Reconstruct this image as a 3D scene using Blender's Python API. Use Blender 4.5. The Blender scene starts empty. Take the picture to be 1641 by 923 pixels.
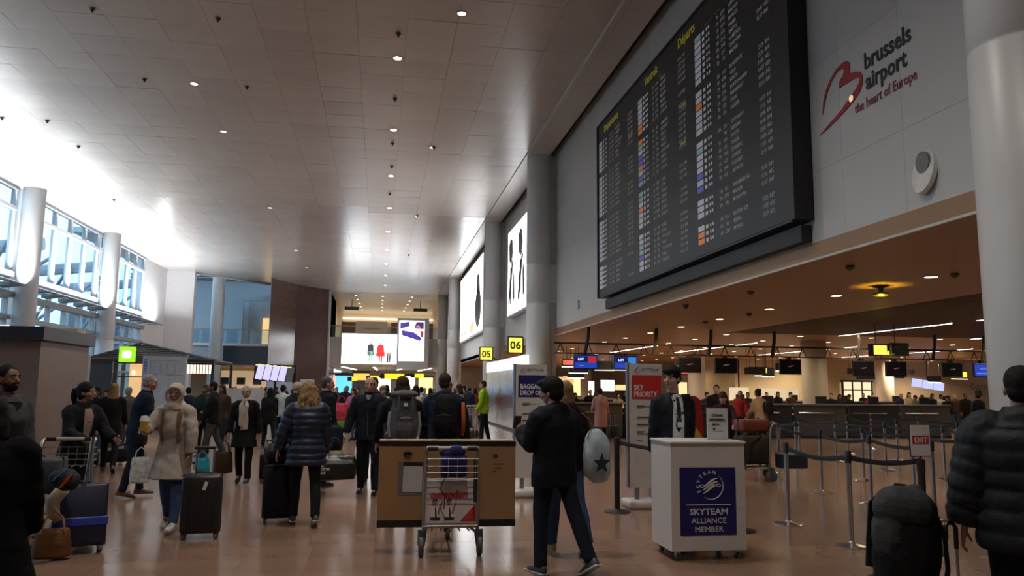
import bpy, math, random
import numpy as np
from mathutils import Vector, Matrix, noise
random.seed(7)
C = bpy.context.scene.collection
sc = bpy.context.scene
PI = math.pi

# ------------------------------------------------------------------ camera
IW, IH, F = 1641., 923., 1252.
CX, CY = IW / 2, IH / 2
CAM = Vector((0, 0, 1.6))
_vy = Vector((608 - CX, -(620 - CY), -F)).normalized()
_vz = Vector((920 - CX, CY + 9300, -F)).normalized()
_vx = _vy.cross(_vz).normalized()
_vz = _vx.cross(_vy)
ROT = Matrix((_vx, _vy, _vz))                  # world = ROT @ camera
cam_d = bpy.data.cameras.new('camera')
cam = bpy.data.objects.new('camera', cam_d)
C.objects.link(cam)
cam.matrix_world = Matrix.Translation(CAM) @ ROT.to_4x4()
cam_d.sensor_width = 36
cam_d.lens = F / IW * 36
cam_d.clip_start = 0.05
cam_d.clip_end = 400
sc.camera = cam

def ray(px, py): return ROT @ Vector((px - CX, CY - py, -F))
def fz(px, py, z=0.0):
    d = ray(px, py); return CAM + d * ((z - 1.6) / d.z)
def fy(px, py, y):
    d = ray(px, py); return CAM + d * (y / d.y)
def fx(px, py, x):
    d = ray(px, py); return CAM + d * (x / d.x)
def proj(p):
    c = ROT.transposed() @ (Vector(p) - CAM)
    if c.z > -0.1: return (-9999, -9999)
    return (CX - F * c.x / c.z, CY + F * c.y / c.z)

# ------------------------------------------------------------------ sky, exposure
w = bpy.data.worlds.new('sky'); sc.world = w
w.use_nodes = True
nt = w.node_tree; nt.nodes.clear()
o_ = nt.nodes.new('ShaderNodeOutputWorld'); b_ = nt.nodes.new('ShaderNodeBackground')
tc = nt.nodes.new('ShaderNodeTexCoord'); nz = nt.nodes.new('ShaderNodeTexNoise'); cr = nt.nodes.new('ShaderNodeValToRGB')
nz.inputs['Scale'].default_value = 2.2; nz.inputs['Detail'].default_value = 5
cr.color_ramp.elements[0].position = .35; cr.color_ramp.elements[0].color = (.36, .56, .76, 1)
cr.color_ramp.elements[1].position = .7; cr.color_ramp.elements[1].color = (.70, .84, .96, 1)
nt.links.new(tc.outputs['Generated'], nz.inputs['Vector']); nt.links.new(nz.outputs['Fac'], cr.inputs['Fac'])
nt.links.new(cr.outputs['Color'], b_.inputs['Color']); nt.links.new(b_.outputs['Background'], o_.inputs['Surface'])
SKY = 4.2
b_.inputs['Strength'].default_value = SKY
sc.view_settings.view_transform = 'Standard'
sc.view_settings.look = 'None'
sc.view_settings.gamma = 1
sc.view_settings.use_curve_mapping = False
sc.view_settings.exposure = -0.5
sc.cycles.max_bounces = 7
sc.cycles.diffuse_bounces = 4
sc.cycles.glossy_bounces = 3
sc.cycles.transparent_max_bounces = 12
sc.cycles.sample_clamp_indirect = 6
sc.cycles.caustics_reflective = False
sc.cycles.caustics_refractive = False

# daylight enters through the window wall: a sky portal on the glass plane
pl = bpy.data.lights.new('window_portal', 'AREA'); pl.shape = 'RECTANGLE'; pl.size = 53; pl.size_y = 10
pl.cycles.is_portal = True
po = bpy.data.objects.new('window_portal', pl); C.objects.link(po)
po.location = (-16.9, 31.3, 5.2)
po.rotation_euler = Matrix(((0, 0, -1), (1, 0, 0), (0, -1, 0))).to_euler()

# ------------------------------------------------------------------ materials
_M = {}
def mat(name, col=(.5, .5, .5), rough=.6, metal=0., emit=None, es=1., var=.08, scale=6., bump=0., bscale=40., spec=.5, alpha=None, sheen=0.):
    if name in _M: return _M[name]
    m = bpy.data.materials.new(name); m.use_nodes = True
    n = m.node_tree.nodes; l = m.node_tree.links
    p = n['Principled BSDF']
    p.inputs['Roughness'].default_value = rough; p.inputs['Metallic'].default_value = metal
    p.inputs['Specular IOR Level'].default_value = spec
    if sheen: p.inputs['Sheen Weight'].default_value = sheen
    tx = n.new('ShaderNodeTexCoord')
    if var > 0:
        nn = n.new('ShaderNodeTexNoise'); nn.inputs['Scale'].default_value = scale; nn.inputs['Detail'].default_value = 4
        l.new(tx.outputs['Object'], nn.inputs['Vector'])
        r = n.new('ShaderNodeValToRGB')
        r.color_ramp.elements[0].position = .3; r.color_ramp.elements[1].position = .7
        r.color_ramp.elements[0].color = (*[c * (1 - var) for c in col], 1)
        r.color_ramp.elements[1].color = (*[min(1, c * (1 + var)) for c in col], 1)
        l.new(nn.outputs['Fac'], r.inputs['Fac']); l.new(r.outputs['Color'], p.inputs['Base Color'])
    else:
        p.inputs['Base Color'].default_value = (*col, 1)
    if bump > 0:
        bn = n.new('ShaderNodeTexNoise'); bn.inputs['Scale'].default_value = bscale; bn.inputs['Detail'].default_value = 3
        l.new(tx.outputs['Object'], bn.inputs['Vector'])
        bp = n.new('ShaderNodeBump'); bp.inputs['Strength'].default_value = bump; bp.inputs['Distance'].default_value = .02
        l.new(bn.outputs['Fac'], bp.inputs['Height']); l.new(bp.outputs['Normal'], p.inputs['Normal'])
    if emit is not None:
        p.inputs['Emission Color'].default_value = (*emit, 1); p.inputs['Emission Strength'].default_value = es
    if alpha is not None: p.inputs['Alpha'].default_value = alpha
    _M[name] = m
    return m

def glow(name, col, s): return mat(name, tuple(c * .3 for c in col), .4, emit=col, es=s, var=0)

def glass_mat(name, tint=(.85, .93, .97), refl=.12):
    if name in _M: return _M[name]
    m = bpy.data.materials.new(name); m.use_nodes = True
    n = m.node_tree.nodes; l = m.node_tree.links; n.clear()
    o = n.new('ShaderNodeOutputMaterial'); mx = n.new('ShaderNodeMixShader'); t = n.new('ShaderNodeBsdfTransparent'); g = n.new('ShaderNodeBsdfGlossy')
    t.inputs['Color'].default_value = (*tint, 1); g.inputs['Roughness'].default_value = .03
    lw = n.new('ShaderNodeLayerWeight'); lw.inputs['Blend'].default_value = .5
    pw_ = n.new('ShaderNodeMath'); pw_.operation = 'POWER'; pw_.inputs[1].default_value = 4
    ma = n.new('ShaderNodeMath'); ma.operation = 'MULTIPLY_ADD'; ma.inputs[1].default_value = .5; ma.inputs[2].default_value = refl * .3
    l.new(lw.outputs['Facing'], pw_.inputs[0]); l.new(pw_.outputs[0], ma.inputs[0]); l.new(ma.outputs[0], mx.inputs['Fac'])
    l.new(t.outputs[0], mx.inputs[1]); l.new(g.outputs[0], mx.inputs[2]); l.new(mx.outputs[0], o.inputs['Surface'])
    _M[name] = m
    return m

def tiled_mat(name, c1, c2, cm, bw, bh, rough=.3, mortar=.004, coord='Object', rot=0, bump=.1, spec=.5, metal=0., off=.5):
    if name in _M: return _M[name]
    m = bpy.data.materials.new(name); m.use_nodes = True
    n = m.node_tree.nodes; l = m.node_tree.links; p = n['Principled BSDF']
    tx = n.new('ShaderNodeTexCoord'); mp = n.new('ShaderNodeMapping'); mp.inputs['Rotation'].default_value = (0, 0, rot) if not isinstance(rot, tuple) else rot
    br = n.new('ShaderNodeTexBrick'); br.offset = off
    br.inputs['Color1'].default_value = (*c1, 1); br.inputs['Color2'].default_value = (*c2, 1); br.inputs['Mortar'].default_value = (*cm, 1)
    br.inputs['Scale'].default_value = 1; br.inputs['Brick Width'].default_value = bw; br.inputs['Row Height'].default_value = bh
    br.inputs['Mortar Size'].default_value = mortar
    l.new(tx.outputs[coord], mp.inputs['Vector']); l.new(mp.outputs[0], br.inputs['Vector'])
    nn = n.new('ShaderNodeTexNoise'); nn.inputs['Scale'].default_value = 1.3; nn.inputs['Detail'].default_value = 6
    l.new(tx.outputs[coord], nn.inputs['Vector'])
    mx = n.new('ShaderNodeMixRGB'); mx.blend_type = 'OVERLAY'; mx.inputs['Fac'].default_value = .18
    l.new(br.outputs['Color'], mx.inputs[1]); l.new(nn.outputs['Fac'], mx.inputs[2]); l.new(mx.outputs[0], p.inputs['Base Color'])
    p.inputs['Roughness'].default_value = rough; p.inputs['Specular IOR Level'].default_value = spec; p.inputs['Metallic'].default_value = metal
    _M[name] = m
    return m

def cloth(name, col, rough=.85): return mat(name, col, rough, var=.14, scale=9, bump=.25, bscale=90, spec=.2)
WHITE = mat('white_paint', (.74, .73, .71), .5, var=.03)
BLACK = mat('black_satin', (.012, .012, .013), .45)
BLACKP = mat('black_plastic', (.02, .02, .022), .35)
CHROME = mat('brushed_steel', (.62, .62, .62), .25, 1.)
STEEL = mat('dull_steel', (.42, .42, .43), .4, 1.)
DARKSTEEL = mat('dark_steel', (.06, .06, .065), .4, .6)
SKIN = mat('skin_fair', (.52, .31, .23), .55, var=.06, scale=14)
SKIN2 = mat('skin_tan', (.36, .20, .135), .55, var=.06, scale=14)
SKIN3 = mat('skin_brown', (.20, .105, .07), .55, var=.06, scale=14)
EYEW = mat('eye_white', (.38, .36, .34), .3, var=0)
EYED = mat('eye_dark', (.03, .02, .015), .25, var=0)
LIP = mat('lip', (.38, .13, .11), .5, var=.05)
PAPER = mat('paper', (.78, .78, .77), .6, var=.02)
INK = mat('dark_print', (.03, .03, .035), .6, var=0)
RED = mat('red_print', (.55, .03, .025), .5, var=.03)
NAVY = mat('navy_print', (.012, .012, .14), .5, var=.04)
RUBBER = mat('grey_rubber', (.10, .10, .10), .7)
CARD = mat('cardboard', (.36, .21, .10), .75, var=.08, scale=3)

# ------------------------------------------------------------------ mesh building
class MB:
    def __init__(s): s.v = []; s.f = []; s.m = []
    def add(s, vs, fs, mi=0):
        o = len(s.v); s.v += [tuple(v) for v in vs]; s.f += [tuple(i + o for i in f) for f in fs]; s.m += [mi] * len(fs)
        return s
    def box(s, c, d, mi=0, rot=None):
        x, y, z = [k / 2 for k in d]
        vs = [Vector((i * x, j * y, k * z)) for i in (-1, 1) for j in (-1, 1) for k in (-1, 1)]
        if rot is not None: vs = [rot @ v for v in vs]
        vs = [v + Vector(c) for v in vs]
        return s.add(vs, [(0, 1, 3, 2), (4, 6, 7, 5), (0, 4, 5, 1), (2, 3, 7, 6), (0, 2, 6, 4), (1, 5, 7, 3)], mi)
    def bb(s, a, b, mi=0):
        return s.box([(a[i] + b[i]) / 2 for i in range(3)], [abs(b[i] - a[i]) for i in range(3)], mi)
    def loft(s, rings, mi=0, cap=True, closed=True):
        n = len(rings[0]); vs = [p for r in rings for p in r]; fs = []
        for i in range(len(rings) - 1):
            for j in range(n if closed else n - 1):
                k = (j + 1) % n
                fs.append((i * n + j, i * n + k, (i + 1) * n + k, (i + 1) * n + j))
        if cap:
            fs.append(tuple(range(n))[::-1]); e = (len(rings) - 1) * n; fs.append(tuple(range(e, e + n)))
        return s.add(vs, fs, mi)
    def tube(s, pts, rad, n=10, mi=0, cap=True, ref=None):
        """rad: number, list of numbers or of (across ref, along ref) pairs"""
        pts = [Vector(p) for p in pts]
        if not isinstance(rad, (list, tuple)): rad = [rad] * len(pts)
        rings = []; up = Vector(ref) if ref is not None else None
        for i, p in enumerate(pts):
            d = (pts[min(i + 1, len(pts) - 1)] - pts[max(i - 1, 0)])
            if d.length < 1e-9: d = Vector((0, 0, 1))
            d.normalize()
            if up is None:
                up = Vector((0, 0, 1)) if abs(d.z) < .9 else Vector((0, 1, 0))
            a = d.cross(up)
            if a.length < 1e-4: a = d.cross(Vector((1, .1, 0)))
            a.normalize(); b = a.cross(d).normalized()
            if ref is None: up = b
            r = rad[i]; ra, rb = r if isinstance(r, (tuple, list)) else (r, r)
            rings.append([p + a * (math.cos(t) * ra) + b * (math.sin(t) * rb) for t in [2 * PI * k / n for k in range(n)]])
        return s.loft(rings, mi, cap)
    def cyl(s, a, b, r, n=16, mi=0, r2=None): return s.tube([a, b], [r, r if r2 is None else r2], n, mi)
    def ell(s, c, r, n=14, m=9, mi=0, rot=None, ro=None):
        """ellipsoid, or with ro=(x,y,z) half-sizes a rounded box with corner radii r"""
        rings = []
        for i in range(m):
            th = PI * (i + .0001) / (m - 1 + .0002); ring = []
            for j in range(n):
                ph = 2 * PI * (j + .5) / n
                q = Vector((math.sin(th) * math.cos(ph) * r[0], math.sin(th) * math.sin(ph) * r[1], -math.cos(th) * r[2]))
                if ro is not None:
                    sx = 1 if math.cos(ph) > 0 else -1; sy = 1 if math.sin(ph) > 0 else -1; sz = -1 if i < m / 2 else 1
                    q += Vector((sx * (ro[0] - r[0]), sy * (ro[1] - r[1]), sz * (ro[2] - r[2])))
                if rot is not None: q = rot @ q
                ring.append(q + Vector(c))
            rings.append(ring)
        return s.loft(rings, mi, True)
    def rbox(s, c, d, r=.02, mi=0, rot=None, n=8, m=6):
        return s.ell(c, (r, r, r), n, m, mi, rot, (d[0] / 2, d[1] / 2, d[2] / 2))
    def lathe(s, prof, c=(0, 0, 0), n=20, mi=0, cap=True):
        return s.loft([[Vector((c[0] + r * math.cos(2 * PI * k / n), c[1] + r * math.sin(2 * PI * k / n), c[2] + z)) for k in range(n)] for r, z in prof], mi, cap)
    def prism(s, poly, t, o, ax, ay, mi=0):
        """2-D polygon extruded by t along ax x ay, placed at o"""
        ax = Vector(ax); ay = Vector(ay); nn = ax.cross(ay).normalized(); o = Vector(o); n = len(poly)
        a = [o + ax * p[0] + ay * p[1] for p in poly]
        if abs(t) < 1e-9: return s.add(a, [tuple(range(n))], mi)
        b = [p + nn * t for p in a]
        return s.add(a + b, [tuple(range(n))[::-1], tuple(range(n, 2 * n))] + [(i, (i + 1) % n, n + (i + 1) % n, n + i) for i in range(n)], mi)
    def mesh(s, name, mats, smooth=None):
        me = bpy.data.meshes.new(name); me.from_pydata(s.v, [], s.f)
        for m in (mats if isinstance(mats, (list, tuple)) else [mats]): me.materials.append(m)
        me.polygons.foreach_set('material_index', s.m)
        if smooth is not None:
            me.shade_smooth()
            if smooth < 180: me.set_sharp_from_angle(angle=math.radians(smooth))
        me.update()
        return me
    def build(s, name, mats, parent=None, smooth=None, loc=None, rot=None):
        return link(name, s.mesh(name, mats, smooth), parent, loc, rot)

def link(name, me, parent=None, loc=None, rot=None):
    o = bpy.data.objects.new(name, me); C.objects.link(o)
    if parent is not None: o.parent = parent
    if loc is not None: o.location = loc
    if rot is not None: o.rotation_euler = rot
    return o
def tag(o, label, cat, group=None):
    o['label'] = label; o['category'] = cat
    if group: o['group'] = group
    return o
def empty(name, loc=(0, 0, 0), rz=0, label=None, cat=None, group=None):
    o = bpy.data.objects.new(name, None); C.objects.link(o); o.location = loc; o.rotation_euler = (0, 0, rz)
    o.empty_display_size = .1
    if label: tag(o, label, cat, group)
    return o
def struct(o): o['kind'] = 'structure'; return o
def copy_tree(o, parent=None):
    c = o.copy(); C.objects.link(c); c.parent = parent
    for ch in list(o.children): copy_tree(ch, c)
    return c
def text(name, body, size, m, parent=None, M=None, align='LEFT', bold=0., ext=.002, sx=1., spacing=1., line=1., shear=0., res=2):
    cu = bpy.data.curves.new(name, 'FONT'); cu.body = body; cu.size = size; cu.align_x = align; cu.extrude = ext
    cu.resolution_u = res; cu.offset = bold; cu.space_character = spacing; cu.space_line = line; cu.shear = shear
    cu.fill_mode = 'FRONT' if ext == 0 else 'BOTH'
    cu.materials.append(m)
    tob = bpy.data.objects.new(name, cu); me = bpy.data.meshes.new_from_object(tob); me.name = name
    bpy.data.objects.remove(tob); bpy.data.curves.remove(cu)
    o = bpy.data.objects.new(name, me); C.objects.link(o)
    if parent is not None: o.parent = parent
    o.matrix_local = (M or Matrix()) @ Matrix.Diagonal((sx, 1, 1, 1))
    return o
def facing(o, n, up=(0, 0, 1)):
    """matrix at o whose local z points along n, y along up"""
    z = Vector(n).normalized(); y = Vector(up); y = (y - z * y.dot(z)).normalized(); x = y.cross(z)
    return Matrix(((x.x, y.x, z.x, o[0]), (x.y, y.y, z.y, o[1]), (x.z, y.z, z.z, o[2]), (0, 0, 0, 1)))
_ORD = ['first', 'second', 'third', 'fourth', 'fifth', 'sixth', 'seventh', 'eighth', 'ninth', 'tenth', 'eleventh', 'twelfth', 'thirteenth', 'fourteenth', 'fifteenth', 'sixteenth', 'seventeenth', 'eighteenth', 'nineteenth', 'twentieth']
def ordinal(i): return _ORD[i] if i < 20 else 'twenty ' + _ORD[i - 20]
_tmp = bpy.data.scenes.new('tmp')
def remesh(me, voxel, smooth=2, dec=None, fac=.5):
    ob = bpy.data.objects.new('t', me); _tmp.collection.objects.link(ob)
    m = ob.modifiers.new('r', 'REMESH'); m.mode = 'VOXEL'; m.voxel_size = voxel; m.use_smooth_shade = True
    if smooth: s = ob.modifiers.new('s', 'SMOOTH'); s.iterations = smooth; s.factor = fac
    if dec: d = ob.modifiers.new('d', 'DECIMATE'); d.ratio = dec
    vl = _tmp.view_layers[0]; vl.update()
    with bpy.context.temp_override(scene=_tmp, view_layer=vl): dg = bpy.context.evaluated_depsgraph_get()
    out = bpy.data.meshes.new_from_object(ob.evaluated_get(dg))
    mats = list(me.materials)
    if not out.materials:
        for k in mats: out.materials.append(k)
    bpy.data.objects.remove(ob); bpy.data.meshes.remove(me)
    return out
def wrinkle(me, amp, sc_, stretch=(1, 1, .6), seed=0.):
    n = len(me.vertices)
    if not n: return me
    co = np.empty(n * 3); me.vertices.foreach_get('co', co); co = co.reshape(-1, 3)
    no = np.empty(n * 3); me.vertices.foreach_get('normal', no); no = no.reshape(-1, 3)
    q = co * np.array(stretch) * sc_ + seed
    d = np.array([noise.noise(v) for v in q]) + .5 * np.array([noise.noise(v) for v in q * 2.3 + 7])
    co = co + no * (d * amp)[:, None]
    me.vertices.foreach_set('co', co.ravel()); me.update()
    return me
# ------------------------------------------------------------------ the hall: floor
HC = 10.4; HS = 3.57; XW = 6.4; XL = -16.5; YB = -12.
floor_far = tiled_mat('floor_stone_far', (.235, .145, .10), (.26, .16, .112), (.17, .105, .075), .6, .6, .20, .004, off=0.)
floor_near = mat('floor_stone', (.25, .155, .108), .22, var=.16, scale=1.7, bump=.012, bscale=5)
tiles = []
x0, y0 = -7.8, 6.6
for j in range(8):
    for i in range(32):
        xa, ya = x0 + i * .6, y0 + j * .6
        if any(0 <= proj((xa + u * .6, ya + v * .6, 0))[0] <= IW and 0 <= proj((xa + u * .6, ya + v * .6, 0))[1] <= IH for u in (0, 1) for v in (0, 1)): tiles.append((xa, ya))
b = MB()
b.bb((-40, YB, -.2), (45, 6.6, 0)); b.bb((-40, 6.6, -.2), (-7.8, 11.4, 0)); b.bb((11.4, 6.6, -.2), (45, 11.4, 0)); b.bb((-40, 11.4, -.2), (45, 110, 0))
b.bb((-7.8, 6.6, -.2), (11.4, 11.4, -.0004))
floor = struct(b.build('floor', floor_far))
tb = MB(); tb.bb((.0018, .0018, -.012), (.5982, .5982, 0)); tme = [tb.mesh('tile', mat('floor_stone_%d' % k, c, .19, var=.14, scale=1.7, bump=.010, bscale=5)) for k, c in enumerate(((.25, .155, .108), (.235, .145, .10), (.265, .163, .112)))]
for xa, ya in tiles: link('tile', tme[random.choice((0, 0, 1, 2))], floor, (xa, ya, 0))
rest = MB()
for j in range(8):
    for i in range(32):
        p = (x0 + i * .6, y0 + j * .6)
        if p not in tiles: rest.bb((p[0] + .0015, p[1] + .0015, -.02), (p[0] + .5985, p[1] + .5985, 0))
r = rest.build('tile_field', floor_near, floor); r['kind'] = 'stuff'

# ------------------------------------------------------------------ the hall: ceiling
def sheet(name, col, rough, spec=.6, tw=2.4, th=1.2):
    return tiled_mat(name, col, tuple(c * .96 for c in col), tuple(c * .7 for c in col), tw, th, rough, .012, spec=spec, off=0.)
ceil_m = mat('ceiling_panel_enamel', (.56, .53, .50), .24, 0., var=.05, scale=.7, spec=1.0, bump=.02, bscale=3)
ceil_far = sheet('ceiling_enamel_far', (.56, .53, .50), .24, 1.0)
b = MB()
b.bb((XL - .4, YB, HC + .05), (5.2, 64.4, HC + .3)); b.prism([(XL - .4, 64.4), (-16.5, 64.4), (-14.4, 64.4), (-7.66, 72.2), (-4.9, 74.3), (5.2, 74.5), (5.2, 64.4)], .2, (0, 0, HC + .05), (1, 0, 0), (0, 1, 0))
ceiling = struct(b.build('ceiling', ceil_m))
pb = MB(); pb.bb((.003, .003, 0), (1.197, 1.197, .04)); pme = [pb.mesh('ceiling_panel', mat('ceiling_enamel_%d' % k, tuple(.56 * v * q for q in (1, .95, .89)), .30, var=.05, scale=.8, spec=1.0, bump=.018, bscale=3)) for k, v in enumerate((1, .95, 1.04))]
rest = MB(); n = 0
cols = [5.2 - 1.2 * (i + 1) for i in range(18)]
yy = YB; rows = []
while yy < 63.5: rows.append(yy); yy += 1.2
for ya in rows:
    for xa in cols:
        vis = any(-20 < proj((xa + u * 1.2, ya + v * 1.2, HC))[0] < IW + 20 and -40 < proj((xa + u * 1.2, ya + v * 1.2, HC))[1] < IH for u in (0, 1) for v in (0, 1))
        tilt = (random.gauss(0, .0022), random.gauss(0, .0022), 0)
        if vis and ya < 43 and n < 300:
            link('ceiling_panel', random.choice(pme), ceiling, (xa, ya, HC + random.uniform(0, .0012)), tilt); n += 1
        else:
            rest.box((xa + .6, ya + .6, HC + .02), (1.194, 1.194, .04), rot=Matrix.Rotation(tilt[0], 3, 'X') @ Matrix.Rotation(tilt[1], 3, 'Y'))
r = rest.build('panel_field', ceil_m, ceiling); r['kind'] = 'stuff'
b = MB(); b.prism([(-16.5, 63.5), (-15.2, 63.5), (-14.4, 64.4), (-7.66, 72.2), (-4.9, 74.3), (5.2, 74.5), (5.2, 63.5)], .05, (0, 0, HC), (1, 0, 0), (0, 1, 0)); b.build('end_panel', ceil_far, ceiling)
b = MB(); b.bb((5.24, YB, HC - .02), (6.12, 74.5, HC + .3)); struct(b.build('trim_1', sheet('ceiling_strip', (.60, .58, .55), .35, .8, .9, 3.), None))
b = MB(); b.bb((6.12, YB, HC + .25), (7.2, 74.5, HC + .5)); b.bb((6.12, YB, HC + .0), (6.15, 74.5, HC + .3)); struct(b.build('trim_2', BLACK))  # black lining puts the shade of the open slot into the colour
b = MB()                                            # edge moulding where the ceiling stops before the atrium
for a, c in (((-14.45, 64.4), (-7.66, 72.2)), ((-7.66, 72.2), (-4.9, 74.3))): b.tube([(a[0], a[1], HC - .04), (c[0], c[1], HC - .04)], .12, 6)
struct(b.build('trim_3', mat('edge_white', (.6, .6, .6), .5)))

# ------------------------------------------------------------------ wall above the check-in hall
wall_m = tiled_mat('wall_enamel', (.55, .55, .53), (.56, .56, .54), (.42, .42, .41), 1.3, 1.65, .42, .006, rot=(PI / 2, 0, PI / 2), off=0.)
wall_p = [mat('wall_enamel_panel_%d' % k, (.55 * v, .548 * v, .53 * v), .42, var=.03, scale=1.2, bump=.01, bscale=6) for k, v in enumerate((1, .985, 1.015))]
b = MB(); b.bb((XW + .006, YB, HS + .02), (XW + .35, 75, HC + .6)); b.bb((XW, 47.5, HS), (XW + .06, 75, HC + .6)); b.bb((XW, YB, HS), (XW + .06, 4.6, HC + .6))
wall_right = struct(b.build('wall_right', wall_m))
ys = [4.6 + 1.32 * i for i in range(33)]
zs = [HS, 4.88, 6.53, 8.18, 9.83, HC + .6]
wp = {}
for ya in ys:
    for a, c in zip(zs[:-1], zs[1:]):
        key = (round(c - a, 2), random.choice((0, 0, 1, 2)))
        if key not in wp:
            q = MB(); q.bb((0, .002, .002), (.03, 1.318, c - a - .002)); wp[key] = q.mesh('wall_panel', wall_p[key[1]])
        link('wall_panel', wp[key], wall_right, (XW, ya, a))
# ------------------------------------------------------------------ round columns
col_m = mat('column_enamel', (.62, .62, .61), .38, var=.03, scale=1.2)
def column(x, y, z1, label, rings=(4.75, 6.2), r=.46, duct=False, m=None):
    t = empty('column', (x, y, 0), 0, label, 'column', None)
    cuts = [0] + [q for q in rings if q < z1] + [z1]
    for a, c in zip(cuts[:-1], cuts[1:]):
        q = MB(); q.lathe([(r - .008, a), (r - .008, a + .02), (r, a + .03), (r, c - .03), (r - .008, c - .02), (r - .008, c)], n=36); q.build('column_section', m or col_m, t, 40)
    if duct:
        q = MB(); q.bb((.1, -.25, 4.75), (XW - x + .02, .28, 6.2)); q.build('connecting_box', m or col_m, t)
        q = MB(); q.bb((.25, -.12, 0), (XW - x + .02, .16, HC)); q.build('duct', m or col_m, t)
    return t
for y, lab in ((6.0, 'white round column nearest the camera at the right edge of the picture'), (28.5, 'tall white round column behind the luggage drop sign, beside the square number sign'),
               (40.8, 'tall white round column between the two lit wall billboards'), (63., 'tall white column beyond the far wall billboard'), (75., 'farthest tall white column, beside the hanging tall advert')):
    column(5.77, y, HC + (.3 if y > 10 else .3), lab, duct=True)
warm_col = mat('column_cream', (.62, .57, .48), .4, var=.03)
for (x, y), lab in zip(((16.85, 28.5), (17.2, 41.), (28.6, 41.), (16.8, 63.)), ('cream round column in front of the check in desks', 'cream round column in the check in hall behind the young steward', 'cream round column behind the hanging screens at the right, under the yellow sign', 'distant cream round column seen left of the red priority totem')):
    column(x, y, HS, lab, (), .48, m=warm_col)
wcol = mat('column_window_white', (.72, .73, .75), .35, var=.02)
for (x, y), lab in zip(((-15.8, 38.), (-15.8, 48.6), (-15.8, 27.4)), ('white column in front of the tall windows, nearer of the two in view', 'white column in front of the tall windows, next to the blank end wall', 'white column by the windows left of the picture')):
    column(x, y, HC + .05, lab, (4.1,), .47, m=wcol)
column(-13.2, 66.5, 14, 'blue grey round column standing in the atrium before the balcony', (), .5, m=mat('column_atrium', (.45, .52, .56), .4))

# ------------------------------------------------------------------ window wall on the left
LAMPS = []
def lamp(name, loc, energy, size, col, parent, shape='DISK', rot=(0, 0, 0), spread=150):
    l = bpy.data.lights.new(name, 'AREA'); l.shape = shape; l.size = size; l.energy = energy; l.color = col; l.spread = math.radians(spread)
    o = bpy.data.objects.new(name, l); C.objects.link(o); o.location = loc; o.rotation_euler = rot
    if parent is not None: o.parent = parent
    return o

frame_m = mat('window_frame_white', (.66, .67, .68), .4, var=.02); bar_m = mat('window_bar_grey', (.30, .32, .34), .4, var=.03)
GLASS = glass_mat('window_glass', (.80, .90, .95))
b = MB(); b.bb((XL - .4, YB, 0), (XL, 5.1, HC + .3)); struct(b.build('wall_left', WHITE))  # unseen stretch, made solid in place of windows to keep the foreground dark
bays = [(5.2, 16.9), (17.1, 27.2), (27.5, 37.7), (38.2, 48.3), (48.6, 57.4)]
rowz = [.25, 2.4, 4.5, 5.5, 6.45, 9.4, 10.28]
for bi, (ya, yb) in enumerate(bays):
    wn = struct(bpy.data.objects.new('window_%d' % (bi + 1), None)); C.objects.link(wn)
    nm = 5; dy = (yb - ya) / nm
    for i in range(nm + 1):
        y = ya + i * dy; q = MB(); q.bb((XL - .12, y - .06, 0), (XL + .12, y + .06, HC)); q.bb((XL - .02, y + .10, 6.3), (XL + .08, y + .24, 9.4)); q.build('mullion', frame_m, wn)
    for z, h, dpt, m in ((.12, .26, .2, bar_m), (2.4, .12, .12, bar_m), (4.5, .2, .3, bar_m), (5.5, .26, .36, bar_m), (6.4, .24, .3, frame_m), (9.4, .16, .16, frame_m), (10.32, .14, .2, bar_m)):
        q = MB(); q.bb((XL - .1, ya, z - h / 2), (XL + dpt, yb, z + h / 2)); q.build('transom', m, wn)
    for i in range(nm):
        for a, c in zip(rowz[:-1], rowz[1:]):
            q = MB(); q.bb((XL - .015, ya + i * dy + .05, a), (XL + .005, ya + (i + 1) * dy - .05, c)); q.build('pane', GLASS, wn)
    for i in range(nm):                             # plates of the sill uplight fixtures, under the clerestory
        q = MB(); yc = ya + (i + .5) * dy; q.prism([(0, 0), (.9, .12), (.9, .16), (0, .2)], .7, (XL + .2, yc + .35, 5.72), (1, 0, 0), (0, 0, 1)); q.build('uplight_plate', mat('shelf_grey', (.22, .25, .28), .4), wn)
    ul = empty('uplighter', (XL + .75, (ya + yb) / 2, 6.0), 0, 'linear uplighter on the window sill washing the hall ceiling, ' + ('first bay', 'second bay', 'third bay', 'fourth bay', 'last bay before the blank wall')[bi], 'light', 'window sill uplighters')
    MB().bb((-.07, -(yb - ya) / 2 + .1, -.08), (.07, (yb - ya) / 2 - .1, -.01)).build('housing', mat('shelf_grey', (.22, .25, .28), .4), ul)
    MB().bb((-.05, -(yb - ya) / 2 + .1, -.01), (.05, (yb - ya) / 2 - .1, .0)).build('diffuser', glow('uplight', (.93, .97, 1.), 6), ul)
    o = lamp('lamp', (0, 0, .02), (45, 60, 135, 135, 135)[bi] * (yb - ya), .2, (.93, .97, 1.), ul, 'RECTANGLE', (PI, .12, 0), 140); o.data.size_y = yb - ya - .3
ul = empty('uplighter', (XL + .6, 59.5, 6.0), 0, 'short uplighter at the corner washing the blank white end wall', 'light')
MB().bb((-.07, -1.4, -.08), (.07, 1.4, -.01)).build('housing', mat('shelf_grey', (.22, .25, .28), .4), ul); MB().bb((-.6, -.05, -.12), (0, .05, -.06)).build('bracket', mat('shelf_grey', (.22, .25, .28), .4), ul)
o = lamp('lamp', (0, 0, .02), 420, .2, (.93, .97, 1.), ul, 'RECTANGLE', (PI, .12, 0), 160); o.data.size_y = 2.6
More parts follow.
